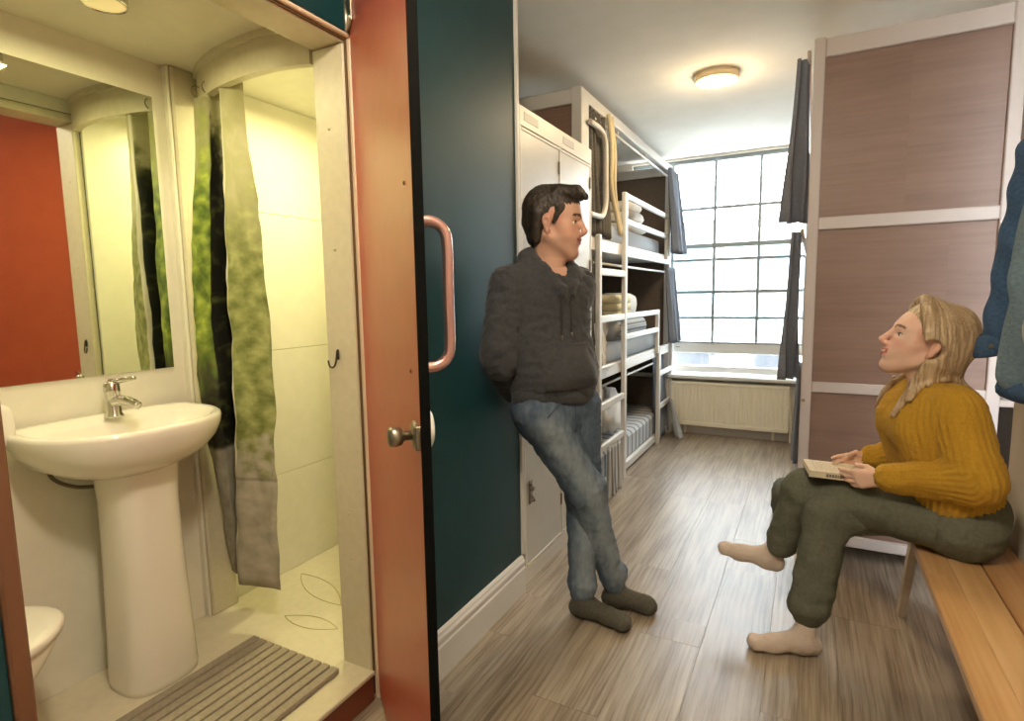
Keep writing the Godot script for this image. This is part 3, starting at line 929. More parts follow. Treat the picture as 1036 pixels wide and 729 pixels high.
	for i in 5:
		var p: Vector3 = top[int(top.size() * (0.08 + 0.2 * i))]
		var ring := []
		for k in 13:
			var a := TAU * k / 12.0
			ring.append(Vector3(p.x, 2.022 + cos(a) * 0.020, p.z - 0.01 + sin(a) * 0.02))
		put(sc, "curtain_ring", tube(ring, 0.002, 6), M.dull_metal)

# ------------------------------------------------------------------ lockers
func locker_unit() -> void:
	var z0 := -2.172
	var z1 := -3.038
	var zm := -2.604
	var l := thing("locker", "tall pale grey four-door locker between teal wall and bunk", "locker", Vector3(-1.35, 0, -2.6))
	bx(l, "carcass", M.locker_side, Vector3(-1.62, 0.02, z0), Vector3(LX - 0.022, 2.078, z1), 0.003)
	bx(l, "plinth", M.locker_frame, Vector3(LX - 0.020, 0.0, z0), Vector3(LX - 0.002, 0.075, z1), 0.002)
	bx(l, "head_rail", M.locker_frame, Vector3(LX - 0.022, 2.005, z0), Vector3(LX, 2.085, z1), 0.002)
	for zz in [[z0, z0 - 0.018], [zm + 0.010, zm - 0.010], [z1 + 0.016, z1]]:
		bx(l, "stile", M.locker_frame, Vector3(LX - 0.022, 0.075, zz[0]), Vector3(LX, 2.005, zz[1]), 0.002)
	for c in 2:
		var a: float = z0 - 0.020 if c == 0 else zm - 0.012
		var b: float = zm + 0.012 if c == 0 else z1 + 0.018
		var ys := [[0.080, 1.352], [1.366, 2.0]]
		for r in 2:
			var d := bx(l, "door", M.locker, Vector3(LX - 0.020, ys[r][0], a), Vector3(LX - 0.003, ys[r][1], b), 0.002)
			# raised border round the door
			for e in [[ys[r][0], ys[r][0] + 0.012], [ys[r][1] - 0.012, ys[r][1]]]:
				bx(d, "door_edge", M.locker_frame, Vector3(LX - 0.004, e[0], a), Vector3(LX + 0.001, e[1], b), 0.001)
			for hy in [0.15, 0.85]:
				bx(d, "hinge", M.locker_side, Vector3(LX - 0.002, lerpf(ys[r][0], ys[r][1], hy) - 0.03, b + 0.012), Vector3(LX + 0.004, lerpf(ys[r][0], ys[r][1], hy) + 0.03, b + 0.001), 0.002)
			var ly := 0.42 if r == 0 else 1.66
			var hp := put(d, "lock_hasp", cbox(Vector3(0.005, 0.11, 0.030), 0.003), M.dull_metal, Vector3(LX + 0.001, ly, a - 0.040))
			put(hp, "lock_knob", lathe([Vector2(0.0, 0.0), Vector2(0.016, 0.0), Vector2(0.014, 0.012), Vector2(0.0, 0.014)], 14), M.dull_metal, Vector3(LX + 0.004, ly + 0.02, a - 0.040), Basis(Vector3.BACK, -PI / 2))
			put(hp, "lock_loop", tube(smooth_path([Vector3(LX + 0.006, ly - 0.005, a - 0.030), Vector3(LX + 0.018, ly - 0.02, a - 0.030), Vector3(LX + 0.018, ly - 0.04, a - 0.044), Vector3(LX + 0.006, ly - 0.045, a - 0.050)], 4), 0.004, 6), M.dull_metal)
		bx(l, "number_plate", M.grey_trim, Vector3(LX - 0.001, 2.03, a - 0.02), Vector3(LX + 0.002, 2.065, a - 0.16), 0.001)

# ------------------------------------------------------------------ bunks
const BX := -1.16
const BB := -2.06
const BZ0 := -3.06
const BZ1 := -5.36

func bunk_beside_lockers() -> void:
	var b := thing("triple_bunk", "white framed triple bunk bed with ladder beside the lockers", "bunk bed", Vector3(-1.6, 0, -4.2))
	var W: Material = M.bunk_white
	# posts and beams
	bx(b, "post", W, Vector3(BX - 0.06, 0, BZ0), Vector3(BX, 2.44, BZ0 - 0.12), 0.004)
	bx(b, "post", W, Vector3(BX - 0.05, 0, BZ1), Vector3(BX, 2.44, BZ1 + 0.06), 0.004)
	bx(b, "post", W, Vector3(BB, 0, BZ0), Vector3(BB + 0.06, 2.44, BZ0 - 0.07), 0.004)
	bx(b, "post", W, Vector3(BB, 0, BZ1), Vector3(BB + 0.06, 2.44, BZ1 + 0.07), 0.004)
	bx(b, "top_beam", W, Vector3(BX - 0.05, 2.375, BZ0 - 0.12), Vector3(BX - 0.001, 2.44, BZ1 + 0.06), 0.004)
	bx(b, "top_beam", W, Vector3(BB + 0.06, 2.355, BZ0 - 0.002), Vector3(BX - 0.06, 2.435, BZ0 - 0.06), 0.004)
	bx(b, "top_beam", W, Vector3(BB + 0.06, 2.355, BZ1 + 0.06), Vector3(BX - 0.05, 2.435, BZ1), 0.004)
	var ep := put(b, "end_panel", cbox(Vector3(2.26, 0.78, 0.02), 0.002), M.panel_wood, Vector3((BB + BX) / 2, 1.225, BZ0 - 0.03), turn_z())
	ep.set_meta("label", "brown wood-grain end panel")
	bx(b, "end_panel", M.panel_dark, Vector3(BB + 0.06, 0.05, BZ1 + 0.02), Vector3(BX - 0.05, 2.355, BZ1 + 0.04), 0.002)
	bx(b, "back_panel", M.panel_dark, Vector3(BB, 0.05, BZ0 - 0.07), Vector3(BB + 0.02, 2.02, BZ1 + 0.07), 0.002)
	bx(b, "back_panel", W, Vector3(BB, 2.03, BZ0 - 0.07), Vector3(BB + 0.03, 2.16, BZ1 + 0.07), 0.002)
	bx(b, "back_panel", M.wall_cream, Vector3(BB, 2.165, BZ0 - 0.07), Vector3(BB + 0.02, 2.44, BZ1 + 0.07), 0.002)
	# three platforms
	for y in [1.64, 0.84, 0.075]:
		bx(b, "bed_base", W, Vector3(BB + 0.02, y - 0.05, BZ0 - 0.05), Vector3(BX - 0.035, y - 0.02, BZ1 + 0.05), 0.003)
		bx(b, "side_rail", W, Vector3(BX - 0.035, maxf(y - 0.075, 0.02), BZ0 - 0.12), Vector3(BX - 0.001, y, BZ1 + 0.06), 0.004)
	for y in [1.50, 0.70]:
		put(b, "curtain_rod", tube([Vector3(BX - 0.05, y, BZ0 - 0.12), Vector3(BX - 0.05, y, BZ1 + 0.06)], 0.009, 8), W)
	put(b, "curtain_rod", tube([Vector3(BX - 0.03, 2.345, BZ0 - 0.12), Vector3(BX - 0.03, 2.345, BZ1 + 0.06)], 0.009, 8), W)
	for z in [-3.8, -4.5]:
		put(b, "rod_bracket", cbox(Vector3(0.02, 0.04, 0.02), 0.003), W, Vector3(BX - 0.03, 2.36, z))
	# ladder
	var x0 := BX
	var x1 := BX + 0.030
	bx(b, "ladder_rail", W, Vector3(x0, 0.0, -3.285), Vector3(x1, 1.66, -3.325), 0.005)
	bx(b, "ladder_rail", W, Vector3(x0, 0.0, -3.815), Vector3(x1, 1.985, -3.865), 0.005)
	for y in [1.44, 1.150, 0.60, 0.333]:
		bx(b, "rung", W, Vector3(x0 + 0.002, y - 0.022, -3.325), Vector3(x1 - 0.002, y + 0.022, -3.815), 0.005)
	bx(b, "rung", W, Vector3(x0 + 0.002, 0.835, -3.20), Vector3(x1 - 0.002, 0.855, -3.58), 0.005)
	# guard rails
	for q in [[1.965, -3.865, -5.12], [1.795, -3.865, -5.12], [1.150, -3.865, -4.80], [1.004, -3.865, -4.80]]:
		bx(b, "guard_rail", W, Vector3(x0 + 0.002, q[0] - 0.020, q[1]), Vector3(x1 - 0.002, q[0] + 0.020, q[2]), 0.006)
	bx(b, "guard_post", W, Vector3(x0, 0.80, -4.78), Vector3(x1, 1.17, -4.82), 0.005)
	bx(b, "guard_post", W, Vector3(x0, 1.60, -5.08), Vector3(x1, 1.985, -5.12), 0.005)
	# second ladder at the window end
	bx(b, "ladder_rail", W, Vector3(x0, 0.0, -4.835), Vector3(x1, 0.86, -4.885), 0.005)
	bx(b, "ladder_rail", W, Vector3(x0, 0.0, -5.32), Vector3(x1, 0.86, -5.36), 0.005)
	for y in [0.325, 0.615]:
		bx(b, "rung", W, Vector3(x0 + 0.002, y - 0.022, -4.885), Vector3(x1 - 0.002, y + 0.022, -5.32), 0.005)
	# D-shaped grab tube on the post of the top bunk
	var pts := smooth_path([Vector3(BX + 0.018, 2.268, -3.14), Vector3(BX + 0.018, 2.270, -3.30), Vector3(BX + 0.018, 2.245, -3.39), Vector3(BX + 0.018, 2.17, -3.425), Vector3(BX + 0.018, 2.0, -3.428), Vector3(BX + 0.018, 1.86, -3.425), Vector3(BX + 0.018, 1.785, -3.38), Vector3(BX + 0.018, 1.765, -3.30), Vector3(BX + 0.018, 1.762, -3.14)], 6)
	put(b, "grab_tube", tube(pts, 0.016, 10), M.grey_trim)

func bunk_behind_bench() -> void:
	var b := thing("panelled_bunk", "bunk bed end of brown panels in a pale frame behind the bench", "bunk bed", Vector3(0.35, 0, -4.0))
	var W: Material = M.bunk_grey
	bx(b, "post", W, Vector3(-0.033, 0, BZ0), Vector3(0.013, 2.44, BZ0 - 0.07), 0.004)
	bx(b, "post", W, Vector3(0.674, 0, BZ0), Vector3(0.722, 2.44, BZ0 - 0.07), 0.004)
	for q in [[2.352, 2.432], [1.585, 1.642], [0.818, 0.868], [0.075, 0.125]]:
		bx(b, "rail", W, Vector3(0.013, q[0], BZ0 - 0.001), Vector3(0.674, q[1], BZ0 - 0.05), 0.004)
	var ys := [[1.642, 2.352], [0.868, 1.585], [0.125, 0.818]]
	for i in 3:
		var h: float = ys[i][1] - ys[i][0]
		put(b, "wood_panel", cbox(Vector3(h, 0.661, 0.014), 0.001, Vector2(0.31 * i, 0.17 * i)), M.panel_wood, Vector3(0.3435, (ys[i][0] + ys[i][1]) / 2, BZ0 - 0.025), turn_z())
	bx(b, "side_panel", M.panel_dark, Vector3(0.84, 0.05, BZ0 - 0.02), Vector3(0.86, 2.44, BZ1), 0.002)
	bx(b, "end_panel", M.panel_dark, Vector3(0.0, 0.05, BZ1 + 0.02), Vector3(0.84, 2.40, BZ1), 0.002)
	bx(b, "post", W, Vector3(-0.033, 0, BZ1 + 0.06), Vector3(0.013, 2.44, BZ1), 0.004)
	bx(b, "top_beam", W, Vector3(-0.033, 2.375, BZ0 - 0.07), Vector3(0.012, 2.44, BZ1 + 0.06), 0.004)
	for y in [1.64, 0.84, 0.10]:
		bx(b, "side_rail", W, Vector3(-0.033, y - 0.06, BZ0 - 0.07), Vector3(0.005, y, BZ1 + 0.06), 0.004)
		bx(b, "bed_base", W, Vector3(0.005, y - 0.05, BZ0 - 0.06), Vector3(0.84, y - 0.02, BZ1 + 0.06), 0.003)
	put(b, "curtain_rod", tube([Vector3(-0.055, 2.41, BZ0 - 0.07), Vector3(-0.055, 2.41, BZ1 + 0.06)], 0.009, 8), W)
	put(b, "curtain_rod", tube([Vector3(-0.055, 1.595, BZ0 - 0.07), Vector3(-0.055, 1.595, BZ1 + 0.06)], 0.009, 8), W)
	put(b, "bolt", lathe([Vector2(0.0, 0.0), Vector2(0.008, 0.0), Vector2(0.007, 0.003), Vector2(0.0, 0.004)], 10), M.dull_metal, Vector3(-0.020, 0.775, BZ0 + 0.0), Basis(Vector3.RIGHT, PI / 2))

func bedding() -> void:
	var mats := [["mattress", "grey-sheeted mattress on the topmost bunk", 1.625, 1.775, M.linen_grey], ["mattress", "grey-sheeted mattress on the middle bunk", 0.825, 0.965, M.linen_grey]]
	for q in mats:
		solo(q[0], q[1], "mattress", soft(Vector3(0.40, (q[3] - q[2]) / 2, 1.06), 0.16, 48, 12, 0.01), q[4], Vector3(-1.62, (q[2] + q[3]) / 2, -4.22))
	# striped mattress on the lowest bunk
	var rows := []
	var st_n := 64
	for k in st_n + 1:
		var z := -3.17 - 2.08 * k / st_n
		var row := []
		for q in [[-2.02, 0.06], [-1.205, 0.06], [-1.195, 0.08], [-1.195, 0.225], [-1.21, 0.248], [-1.235, 0.255], [-1.6, 0.260], [-2.0, 0.255], [-2.02, 0.24]]:
			row.append(Vector3(q[0], q[1], z))
		rows.append(row)
	var sm: StandardMaterial3D = M.striped.duplicate()
	# stripes cross the bed: the picture's width runs along its length
	var st := SurfaceTool.new()
	st.begin(Mesh.PRIMITIVE_TRIANGLES)
	st.set_smooth_group(-1)
	for k in st_n:
		for i in 9:
			var j := (i + 1) % 9
			var q := [rows[k][i], rows[k][j], rows[k + 1][j], rows[k + 1][i]]
			var u0 := float(k) / st_n * 1.6
			var u1 := float(k + 1) / st_n * 1.6
			var c: Vector3 = (q[0] + q[1] + q[2] + q[3]) / 4.0 - Vector3(-1.6, 0.16, (q[0] as Vector3).z)
			c.z = 0
			tri(st, q[0], q[1], q[2], c, [Vector2(u0, 0.5), Vector2(u0, 0.5), Vector2(u1, 0.5)])
			tri(st, q[0], q[2], q[3], c, [Vector2(u0, 0.5), Vector2(u1, 0.5), Vector2(u1, 0.5)])
	for e in [0, st_n]:
		for i in range(1, 8):
			tri(st, rows[e][0], rows[e][i], rows[e][i + 1], Vector3(0, 0, 1.0 if e == 0 else -1.0), [Vector2(0.1, 0.5), Vector2(0.1, 0.5), Vector2(0.1, 0.5)])
	st.generate_normals()
	solo("mattress", "mattress in a grey striped sheet on the lowest bunk", "mattress", st.commit(), sm)
	# folded duvets on the top bunk
	var dv := thing("folded_duvet", "white duvet folded in thick layers on the topmost bunk", "duvet", Vector3(-1.42, 1.78, -4.15))
	for k in 3:
		put(dv, "fold", soft(Vector3(0.16, 0.045, 0.22 - 0.02 * k), 0.55, 28, 10, 0.10, 40 + k), M.linen, Vector3(-1.36 - 0.01 * k, 1.815 + 0.078 * k, -4.50 + 0.02 * k))
	# blankets and rolled duvet on the middle bunk
	var bl := thing("folded_blanket", "pale yellow blanket folded on the middle bunk", "blanket", Vector3(-1.42, 1.1, -3.75))
	for k in 3:
		put(bl, "fold", soft(Vector3(0.17, 0.035, 0.20), 0.5, 28, 10, 0.06, 50 + k), M.blanket, Vector3(-1.36, 1.160 + 0.052 * k, -4.08 + 0.015 * k))
	solo("pillow", "white pillow standing on the middle bunk behind the yellow blanket", "pillow", soft(Vector3(0.15, 0.10, 0.16), 0.6, 28, 12, 0.05, 55), M.linen, Vector3(-1.42, 1.215, -4.54))
	var roll := []
	for k in 9:
		var z := -3.95 - 0.74 * k / 8.0
		roll.append(Vector3(-1.29, 1.045, z))
	solo("rolled_duvet", "rolled white duvet with grey stripes lying on the middle bunk", "duvet", tube(smooth_path(roll, 3), 0.082, 20), M.striped)
	# pillow on the lowest bunk
	solo("pillow", "white pillow propped behind the ladder on the lowest bunk", "pillow", soft(Vector3(0.09, 0.16, 0.24), 0.8, 36, 16, 0.22, 57), M.linen, Vector3(-1.33, 0.445, -4.02), "", "", Basis(Vector3.BACK, 0.25))
	# towels and clothes hanging behind the ladder
	var hang := func(z0: float, z1: float, y1: float, y0: float, x: float, sd: int) -> ArrayMesh:
		var nz := FastNoiseLite.new()
		nz.seed = sd
		nz.frequency = 1.2
		return sheet(func(u: float, v: float) -> Vector3: return Vector3(x + 0.018 * sin(u * 9.0 + sd) + 0.03 * nz.get_noise_2d(u * 2.0, v * 2.0), lerpf(y1, y0 + 0.03 * nz.get_noise_1d(u * 5.0), v), lerpf(z0, z1, u) + 0.06 * (u - 0.5) * v), 20, 14, 0.006)
	solo("hanging_towel", "grey towel hung behind the ladder of the middle bunk", "towel", hang.call(-3.36, -3.72, 1.14, 0.87, BX - 0.075, 3), M.towel_grey)
	solo("hanging_shirt", "pale crumpled shirt hung from the ladder rung of the middle bunk", "shirt", hang.call(-3.40, -3.56, 1.12, 0.80, BX - 0.03, 5), M.linen)
	solo("striped_sheet", "grey striped sheet hanging from the low ladder rung beside the lockers", "sheet", gathered(Vector3(BX + 0.052, 0.33, -3.50), Vector3(BX + 0.060, 0.015, -3.48), Vector3(0, 0, 1), 0.13, 0.15, 0.012, 0.020, 4.0), M.striped)
	solo("olive_bag", "dark olive soft bag on the floor beside the panelled bunk", "bag", soft(Vector3(0.055, 0.10, 0.14), 0.7, 24, 12, 0.15, 62), M.olive_cloth, Vector3(-0.115, 0.095, -3.60))

# gathered curtain: w0/w1 half widths at top and bottom, along dir, d0/d1 fold depths
func gathered(c0: Vector3, c1: Vector3, dir: Vector3, w0: float, w1: float, d0: float, d1: float, folds: float, ph := 0.0, nv := 16) -> ArrayMesh:
	var side := dir.cross(Vector3.UP).normalized()
	return sheet(func(u: float, v: float) -> Vector3:
		var s := smoothstep(0.0, 1.0, v) * 0.5 + v * 0.5
		var c := c0.lerp(c1, v)
		var t := (u - 0.5) * 2.0
		var wig := sin(u * TAU * folds + ph) + 0.25 * sin(u * TAU * folds * 2.3 + ph * 2.0 + v * 2.0)
		return c + dir * (t * lerpf(w0, w1, s) + 0.01 * sin(v * 5.0 + u * 9.0) * v) + side * wig * lerpf(d0, d1, s), int(folds * 12), nv, 0.004)

func all_curtains() -> void:
	var zd := Vector3(0, 0, 1)
	var xd := Vector3(1, 0, 0)
	# left bunk, ladder end, top
	var c := thing("bunk_curtain", "dark brown-grey curtain with cream hems drawn back on the topmost bunk", "curtain", Vector3(BX - 0.03, 1.64, -3.4), "bunk curtains")
	put(c, "curtain_cloth", gathered(Vector3(BX - 0.03, 2.40, -3.36), Vector3(BX - 0.025, 1.66, -3.46), zd, 0.16, 0.20, 0.022, 0.024, 4.0), M.curtain_dark)
	for q in [[-3.50, -3.55, -3.72], [-3.56, -3.60, -3.77]]:
		var pts := []
		for k in 15:
			var v := k / 14.0
			pts.append(Vector3(BX + 0.012 + 0.010 * sin(v * 7.0 + q[0] * 9.0), lerpf(2.40, 1.69, v), lerpf(q[0], q[1], smoothstep(0, 0.5, v)) + (q[2] - q[1]) * smoothstep(0.45, 1.0, v)))
		put(c, "hem_band", tube(pts, 0.014, 8, 0.6), M.curtain_hem)
	var defs := [
		["grey curtain gathered at the window end of the topmost bunk", Vector3(BX + 0.045, 2.36, -5.17), Vector3(BX + 0.090, 1.655, -5.24), zd, 0.17, 0.21, 0.020, 0.045, 4.0, M.curtain],
		["grey curtain gathered at the window end of the middle bunk", Vector3(BX + 0.040, 1.53, -5.13), Vector3(BX + 0.075, 0.87, -5.20), zd, 0.16, 0.17, 0.018, 0.035, 4.0, M.curtain],
		["grey curtain hanging to the floor behind the low ladder by the radiator", Vector3(BX - 0.05, 0.76, -5.10), Vector3(BX - 0.02, 0.03, -5.14), zd, 0.19, 0.21, 0.016, 0.03, 5.0, M.curtain],
		["dark grey curtain gathered behind the ladder of the middle bunk", Vector3(BX - 0.05, 1.52, -3.34), Vector3(BX - 0.05, 0.87, -3.40), zd, 0.12, 0.14, 0.018, 0.02, 3.0, M.curtain_dark],
		["dark grey curtain gathered behind the ladder of the lowest bunk", Vector3(BX - 0.065, 0.73, -3.36), Vector3(BX - 0.075, 0.27, -3.34), zd, 0.14, 0.08, 0.018, 0.02, 3.0, M.curtain_dark],
		["blue-grey curtain flaring from the top corner of the panelled bunk", Vector3(-0.078, 2.42, -3.24), Vector3(-0.092, 1.65, -3.30), Vector3(0.8, 0, -0.6).normalized(), 0.035, 0.088, 0.012, 0.035, 2.0, M.curtain],
		["grey curtain hanging straight beside the panelled bunk below its flared one", Vector3(-0.082, 1.60, -3.26), Vector3(-0.098, 0.845, -3.30), Vector3(0.8, 0, -0.6).normalized(), 0.030, 0.058, 0.012, 0.030, 2.0, M.curtain],
		["short grey curtain low beside the panelled bunk", Vector3(-0.060, 0.78, -4.60), Vector3(-0.075, 0.06, -4.66), zd, 0.12, 0.16, 0.012, 0.02, 3.0, M.curtain],
	]
	for d in defs:
		var a := thing("bunk_curtain", d[0], "curtain", d[2], "bunk curtains")
		put(a, "curtain_cloth", gathered(d[1], d[2], d[3], d[4], d[5], d[6], d[7], d[8]), d[9])
	# loose pale cloth at the foot of the window-end ladder
	solo("slumped_towel", "pale towel slumped over the low ladder foot by the radiator", "towel", gathered(Vector3(BX + 0.052, 0.34, -5.20), Vector3(BX + 0.130, 0.012, -5.17), Vector3(0.35, 0, 1).normalized(), 0.05, 0.085, 0.012, 0.030, 3.0), M.linen_grey)

# ------------------------------------------------------------------ bench and hanging clothes
const SEAT := 0.45

func bench_and_clothes() -> void:
	var b := thing("bench", "honey-coloured wooden bench of two wide boards along the wall", "bench", Vector3(0.48, 0, -2.0))
	var parts := [[0.335, 0.410, 0], [0.4105, 0.4945, 2], [0.4985, 0.612, 1]]
	for q in parts:
		var z0 := -1.345
		for seg in [[-1.345, -2.70]]:
			bx(b, "board", M["bench%d" % q[2]], Vector3(q[0], SEAT - 0.028, seg[0]), Vector3(q[1], SEAT, seg[1]), 0.0025, Vector2(0.2 * q[2], 0.3 * q[2]))
	bx(b, "batten", M.bench_leg, Vector3(0.350, SEAT - 0.055, -2.42), Vector3(0.600, SEAT - 0.028, -2.47), 0.002)
	bx(b, "batten", M.bench_leg, Vector3(0.350, SEAT - 0.055, -1.45), Vector3(0.600, SEAT - 0.028, -1.50), 0.002)
	for q in [[0.362, -2.43, -2.635], [0.585, -2.43, -2.635], [0.40, -1.52, -1.62], [0.585, -1.52, -1.62]]:
		var a := Vector3(q[0] + 0.004, 0.0, q[2])
		var t := Vector3(q[0] + 0.004, SEAT - 0.03, q[1])
		var rows := []
		for p in [a, t]:
			var row := []
			for w in [[-0.013, -0.024], [-0.013, 0.024], [0.013, 0.024], [0.013, -0.024]]:
				row.append(p + Vector3(w[0], 0, w[1]))
			rows.append(row)
		put(b, "leg", skin(rows, true, true, true, true), M.bench_leg)
	# denim jacket
	var j := thing("denim_jacket", "blue denim jacket hanging from the wall above the bench", "jacket", Vector3(0.56, 1.0, -2.1))
	var slv := [
		[Vector3(0.545, 1.66, -2.06), Vector3(0.524, 1.40, -2.10), 0.068, 0.062, 0.02],
		[Vector3(0.524, 1.40, -2.10), Vector3(0.490, 1.16, -2.12), 0.062, 0.047, 0.02],
	]
	var s1 := sdf_arrays(prims(slv), 0.011, func(p: Vector3, n: Vector3) -> float: return 0.004 * sin(p.y * 48.0 + p.x * 60.0 + p.z * 25.0))
	put(j, "sleeve", arrays_mesh(s1), M.denim)
	var cuff := []
	for q in [[1.175, 0.056], [1.165, 0.060], [1.115, 0.058], [1.108, 0.054], [1.112, 0.047]]:
		var row := []
		for k in 20:
			var a := TAU * k / 20.0
			row.append(Vector3(0.488 + (1.16 - q[0]) * -0.18 + cos(a) * q[1] * 0.86, q[0] + cos(a) * 0.012, -2.125 + sin(a) * q[1] * 0.9))
		cuff.append(row)
	var cf := put(j, "cuff", skin(cuff, true, false, false), M.denim)
	put(cf, "button", lathe([Vector2(0.0, 0.0), Vector2(0.007, 0.0), Vector2(0.006, 0.003), Vector2(0.0, 0.0035)], 10), M.dull_metal, Vector3(0.462, 1.135, -2.079), Basis(Vector3.UP, -0.5) * Basis(Vector3.RIGHT, PI / 2))
	var bod := [
		[Vector3(0.545, 1.62, -1.95), Vector3(0.535, 1.32, -2.00), 0.066, 0.060, 0.03],
		[Vector3(0.535, 1.32, -2.00), Vector3(0.512, 1.06, -2.02), 0.060, 0.046, 0.03],
		[Vector3(0.550, 1.40, -1.88), Vector3(0.550, 1.06, -1.92), 0.060, 0.050, 0.03],
	]
	var s2 := sdf_arrays(prims(bod), 0.011, func(p: Vector3, n: Vector3) -> float: return 0.005 * sin(p.y * 14.0 + p.z * 75.0))
	put(j, "body", arrays_mesh(s2), M.denim_pale)
	put(j, "hem_band", tube(smooth_path([Vector3(0.490, 1.025, -2.050), Vector3(0.510, 1.018, -2.00), Vector3(0.535, 1.018, -1.95), Vector3(0.560, 1.020, -1.90)], 5), 0.030, 10, 0.8), M.denim)
	var gj := thing("grey_jumper", "pale grey jumper hanging beside the denim jacket", "jumper", Vector3(0.57, 0.9, -1.95))
	var s3 := sdf_arrays(prims([[Vector3(0.540, 1.50, -1.80), Vector3(0.540, 1.20, -1.83), 0.065, 0.07, 0.03], [Vector3(0.540, 1.20, -1.83), Vector3(0.545, 1.0, -1.86), 0.065, 0.052, 0.02]]), 0.012, func(p: Vector3, n: Vector3) -> float: return 0.003 * sin(p.y * 26.0 + p.z * 60.0))
	put(gj, "body", arrays_mesh(s3), M.grey_fleece)
	var rail := thing("coat_rail", "pale wall rail with metal hooks above the bench", "coat rail", Vector3(RX, 1.7, -1.95))
	bx(rail, "rail_board", M.bunk_grey, Vector3(RX - 0.02, 1.66, -1.55), Vector3(RX, 1.74, -2.40), 0.004)
	for z in [-1.83, -1.98, -2.2]:
		put(rail, "hook", tube(smooth_path([Vector3(RX - 0.02, 1.71, z), Vector3(RX - 0.05, 1.69, z), Vector3(RX - 0.06, 1.66, z), Vector3(RX - 0.075, 1.69, z)], 5), 0.005, 8), M.dull_metal)
	var hk := thing("wall_hook", "small brass hook on the wall below the grey jumper", "hook", Vector3(RX, 0.85, -2.2))
	put(hk, "hook_wire", tube(smooth_path([Vector3(RX, 0.905, -2.20), Vector3(RX - 0.025, 0.90, -2.20), Vector3(RX - 0.03, 0.875, -2.20), Vector3(RX - 0.015, 0.865, -2.20)], 5), 0.004, 8), M.dull_metal)

# ------------------------------------------------------------------ lamps
func ceiling_lamp(called: String, label: String, at: Vector3, r: float, energy: float, col: Color, glow: Material, ring: Material, spot := false, side := 0.0) -> void:
	var l := thing(called, label, "lamp", at)
	var rr := []
	for p in [Vector2(r * 0.9, 0.0), Vector2(r, 0.0), Vector2(r, -0.034), Vector2(r * 0.985, -0.040), Vector2(r * 0.93, -0.040), Vector2(r * 0.90, -0.036), Vector2(r * 0.90, -0.004)]:
		var row := []
		for k in 40:
			row.append(Vector3(cos(TAU * k / 40.0) * p.x, p.y, sin(TAU * k / 40.0) * p.x))
		rr.append(row)
	fix(l, "lamp_ring", skin(rr), ring)
	fix(l, "lamp_diffuser", lathe([Vector2(0.0, -0.012), Vector2(r * 0.92, -0.012), Vector2(r * 0.92, -0.036), Vector2(r * 0.7, -0.041), Vector2(0.0, -0.043)], 40), glow)
	if spot:
		# recessed fitting: throws its light downwards only
		var d := AreaLight3D.new()
		d.name = "lamp_light"
		d.area_size = Vector2(r * 1.7, r * 1.7)
		d.light_color = col
		d.light_energy = energy
		d.area_range = 12.0
		d.area_attenuation = 2.0
		d.shadow_enabled = true
		d.rotation.x = -PI / 2
		d.position = Vector3(0, -0.048, 0)
		l.add_child(d)
		if side == 0.0:
			return
		energy = side
	var a := OmniLight3D.new()
	a.name = "lamp_light"
	a.light_size = r * 0.8
	a.light_color = col
	a.light_energy = energy
	a.omni_range = 14.0
	a.omni_attenuation = 2.0
	a.shadow_enabled = true
	a.position = Vector3(0, -0.05 - r * 0.8, 0)
	l.add_child(a)

func lamps() -> void:
	ceiling_lamp("ceiling_lamp", "round flush ceiling lamp glowing warm white between the bunks", Vector3(-0.52, CEIL, -3.49), 0.118, 1.0, c8(255, 226, 178), M.lamp_glow, M.lamp_ring, true, 0.10)
	ceiling_lamp("corridor_fill_lamp", "unseen round ceiling lamp added as fill light over the corridor by the bathroom", Vector3(-0.25, CEIL, -0.35), 0.118, 1.1, c8(255, 238, 212), M.lamp_glow, M.lamp_ring)  # out of view, added to fill the near end with light
	ceiling_lamp("bathroom_downlight", "round downlight with metal centre in the bathroom ceiling", Vector3(-1.66, BC, -0.90), 0.055, 0.38, c8(253, 242, 176), M.bath_glow, M.chrome, true)
	ceiling_lamp("shower_downlight", "round downlight in the shower ceiling", Vector3(-1.66, BC, -1.70), 0.055, 0.66, c8(253, 242, 176), M.bath_glow, M.chrome, true)

# ------------------------------------------------------------------ smooth bodies: tapered capsules joined by a smooth minimum, meshed as surface nets
# each: [a, b, ra, rb, blend, squash axis or ZERO, squash factor, 1 join or -1 carve]
func prims(list: Array) -> Array:
	var out := []
	for q in list:
		out.append([q[0], q[1], q[2], q[3], q[4] if q.size() > 4 else 0.02, q[5] if q.size() > 5 else Vector3.ZERO, q[6] if q.size() > 6 else 1.0, q[7] if q.size() > 7 else 1])
	return out

func sdf_at(pr: Array, p: Vector3) -> float:
	var f := 1.0
	for q in pr:
		var a: Vector3 = q[0]
		var ab: Vector3 = q[1] - a
		var n: Vector3 = q[5]
		var s: float = q[6] - 1.0
		var v := p - a
		v += n * (v.dot(n) * s)
		ab += n * (ab.dot(n) * s)
		var t := clampf(v.dot(ab) / maxf(ab.length_squared(), 1e-9), 0.0, 1.0)
		var d: float = (v - ab * t).length() - lerpf(q[2], q[3], t)
		var k: float = q[4]
		if q[7] > 0:
			var h := maxf(k - absf(f - d), 0.0)
			f = minf(f, d) - h * h / (4.0 * k)
		else:
			d = -d
			var h := maxf(k - absf(f - d), 0.0)
			f = maxf(f, d) + h * h / (4.0 * k)
	return f

# walk from o along dir until the surface is met
func onto(pr: Array, o: Vector3, dir: Vector3, lift := 0.0) -> Vector3:
	var t := 0.0
	for i in 60:
		var d := sdf_at(pr, o + dir * t)
		if d < 0.0006:
			break
		t += maxf(d * 0.6, 0.0006)
		if t > 0.8:
			break
	return o + dir * (t - lift)

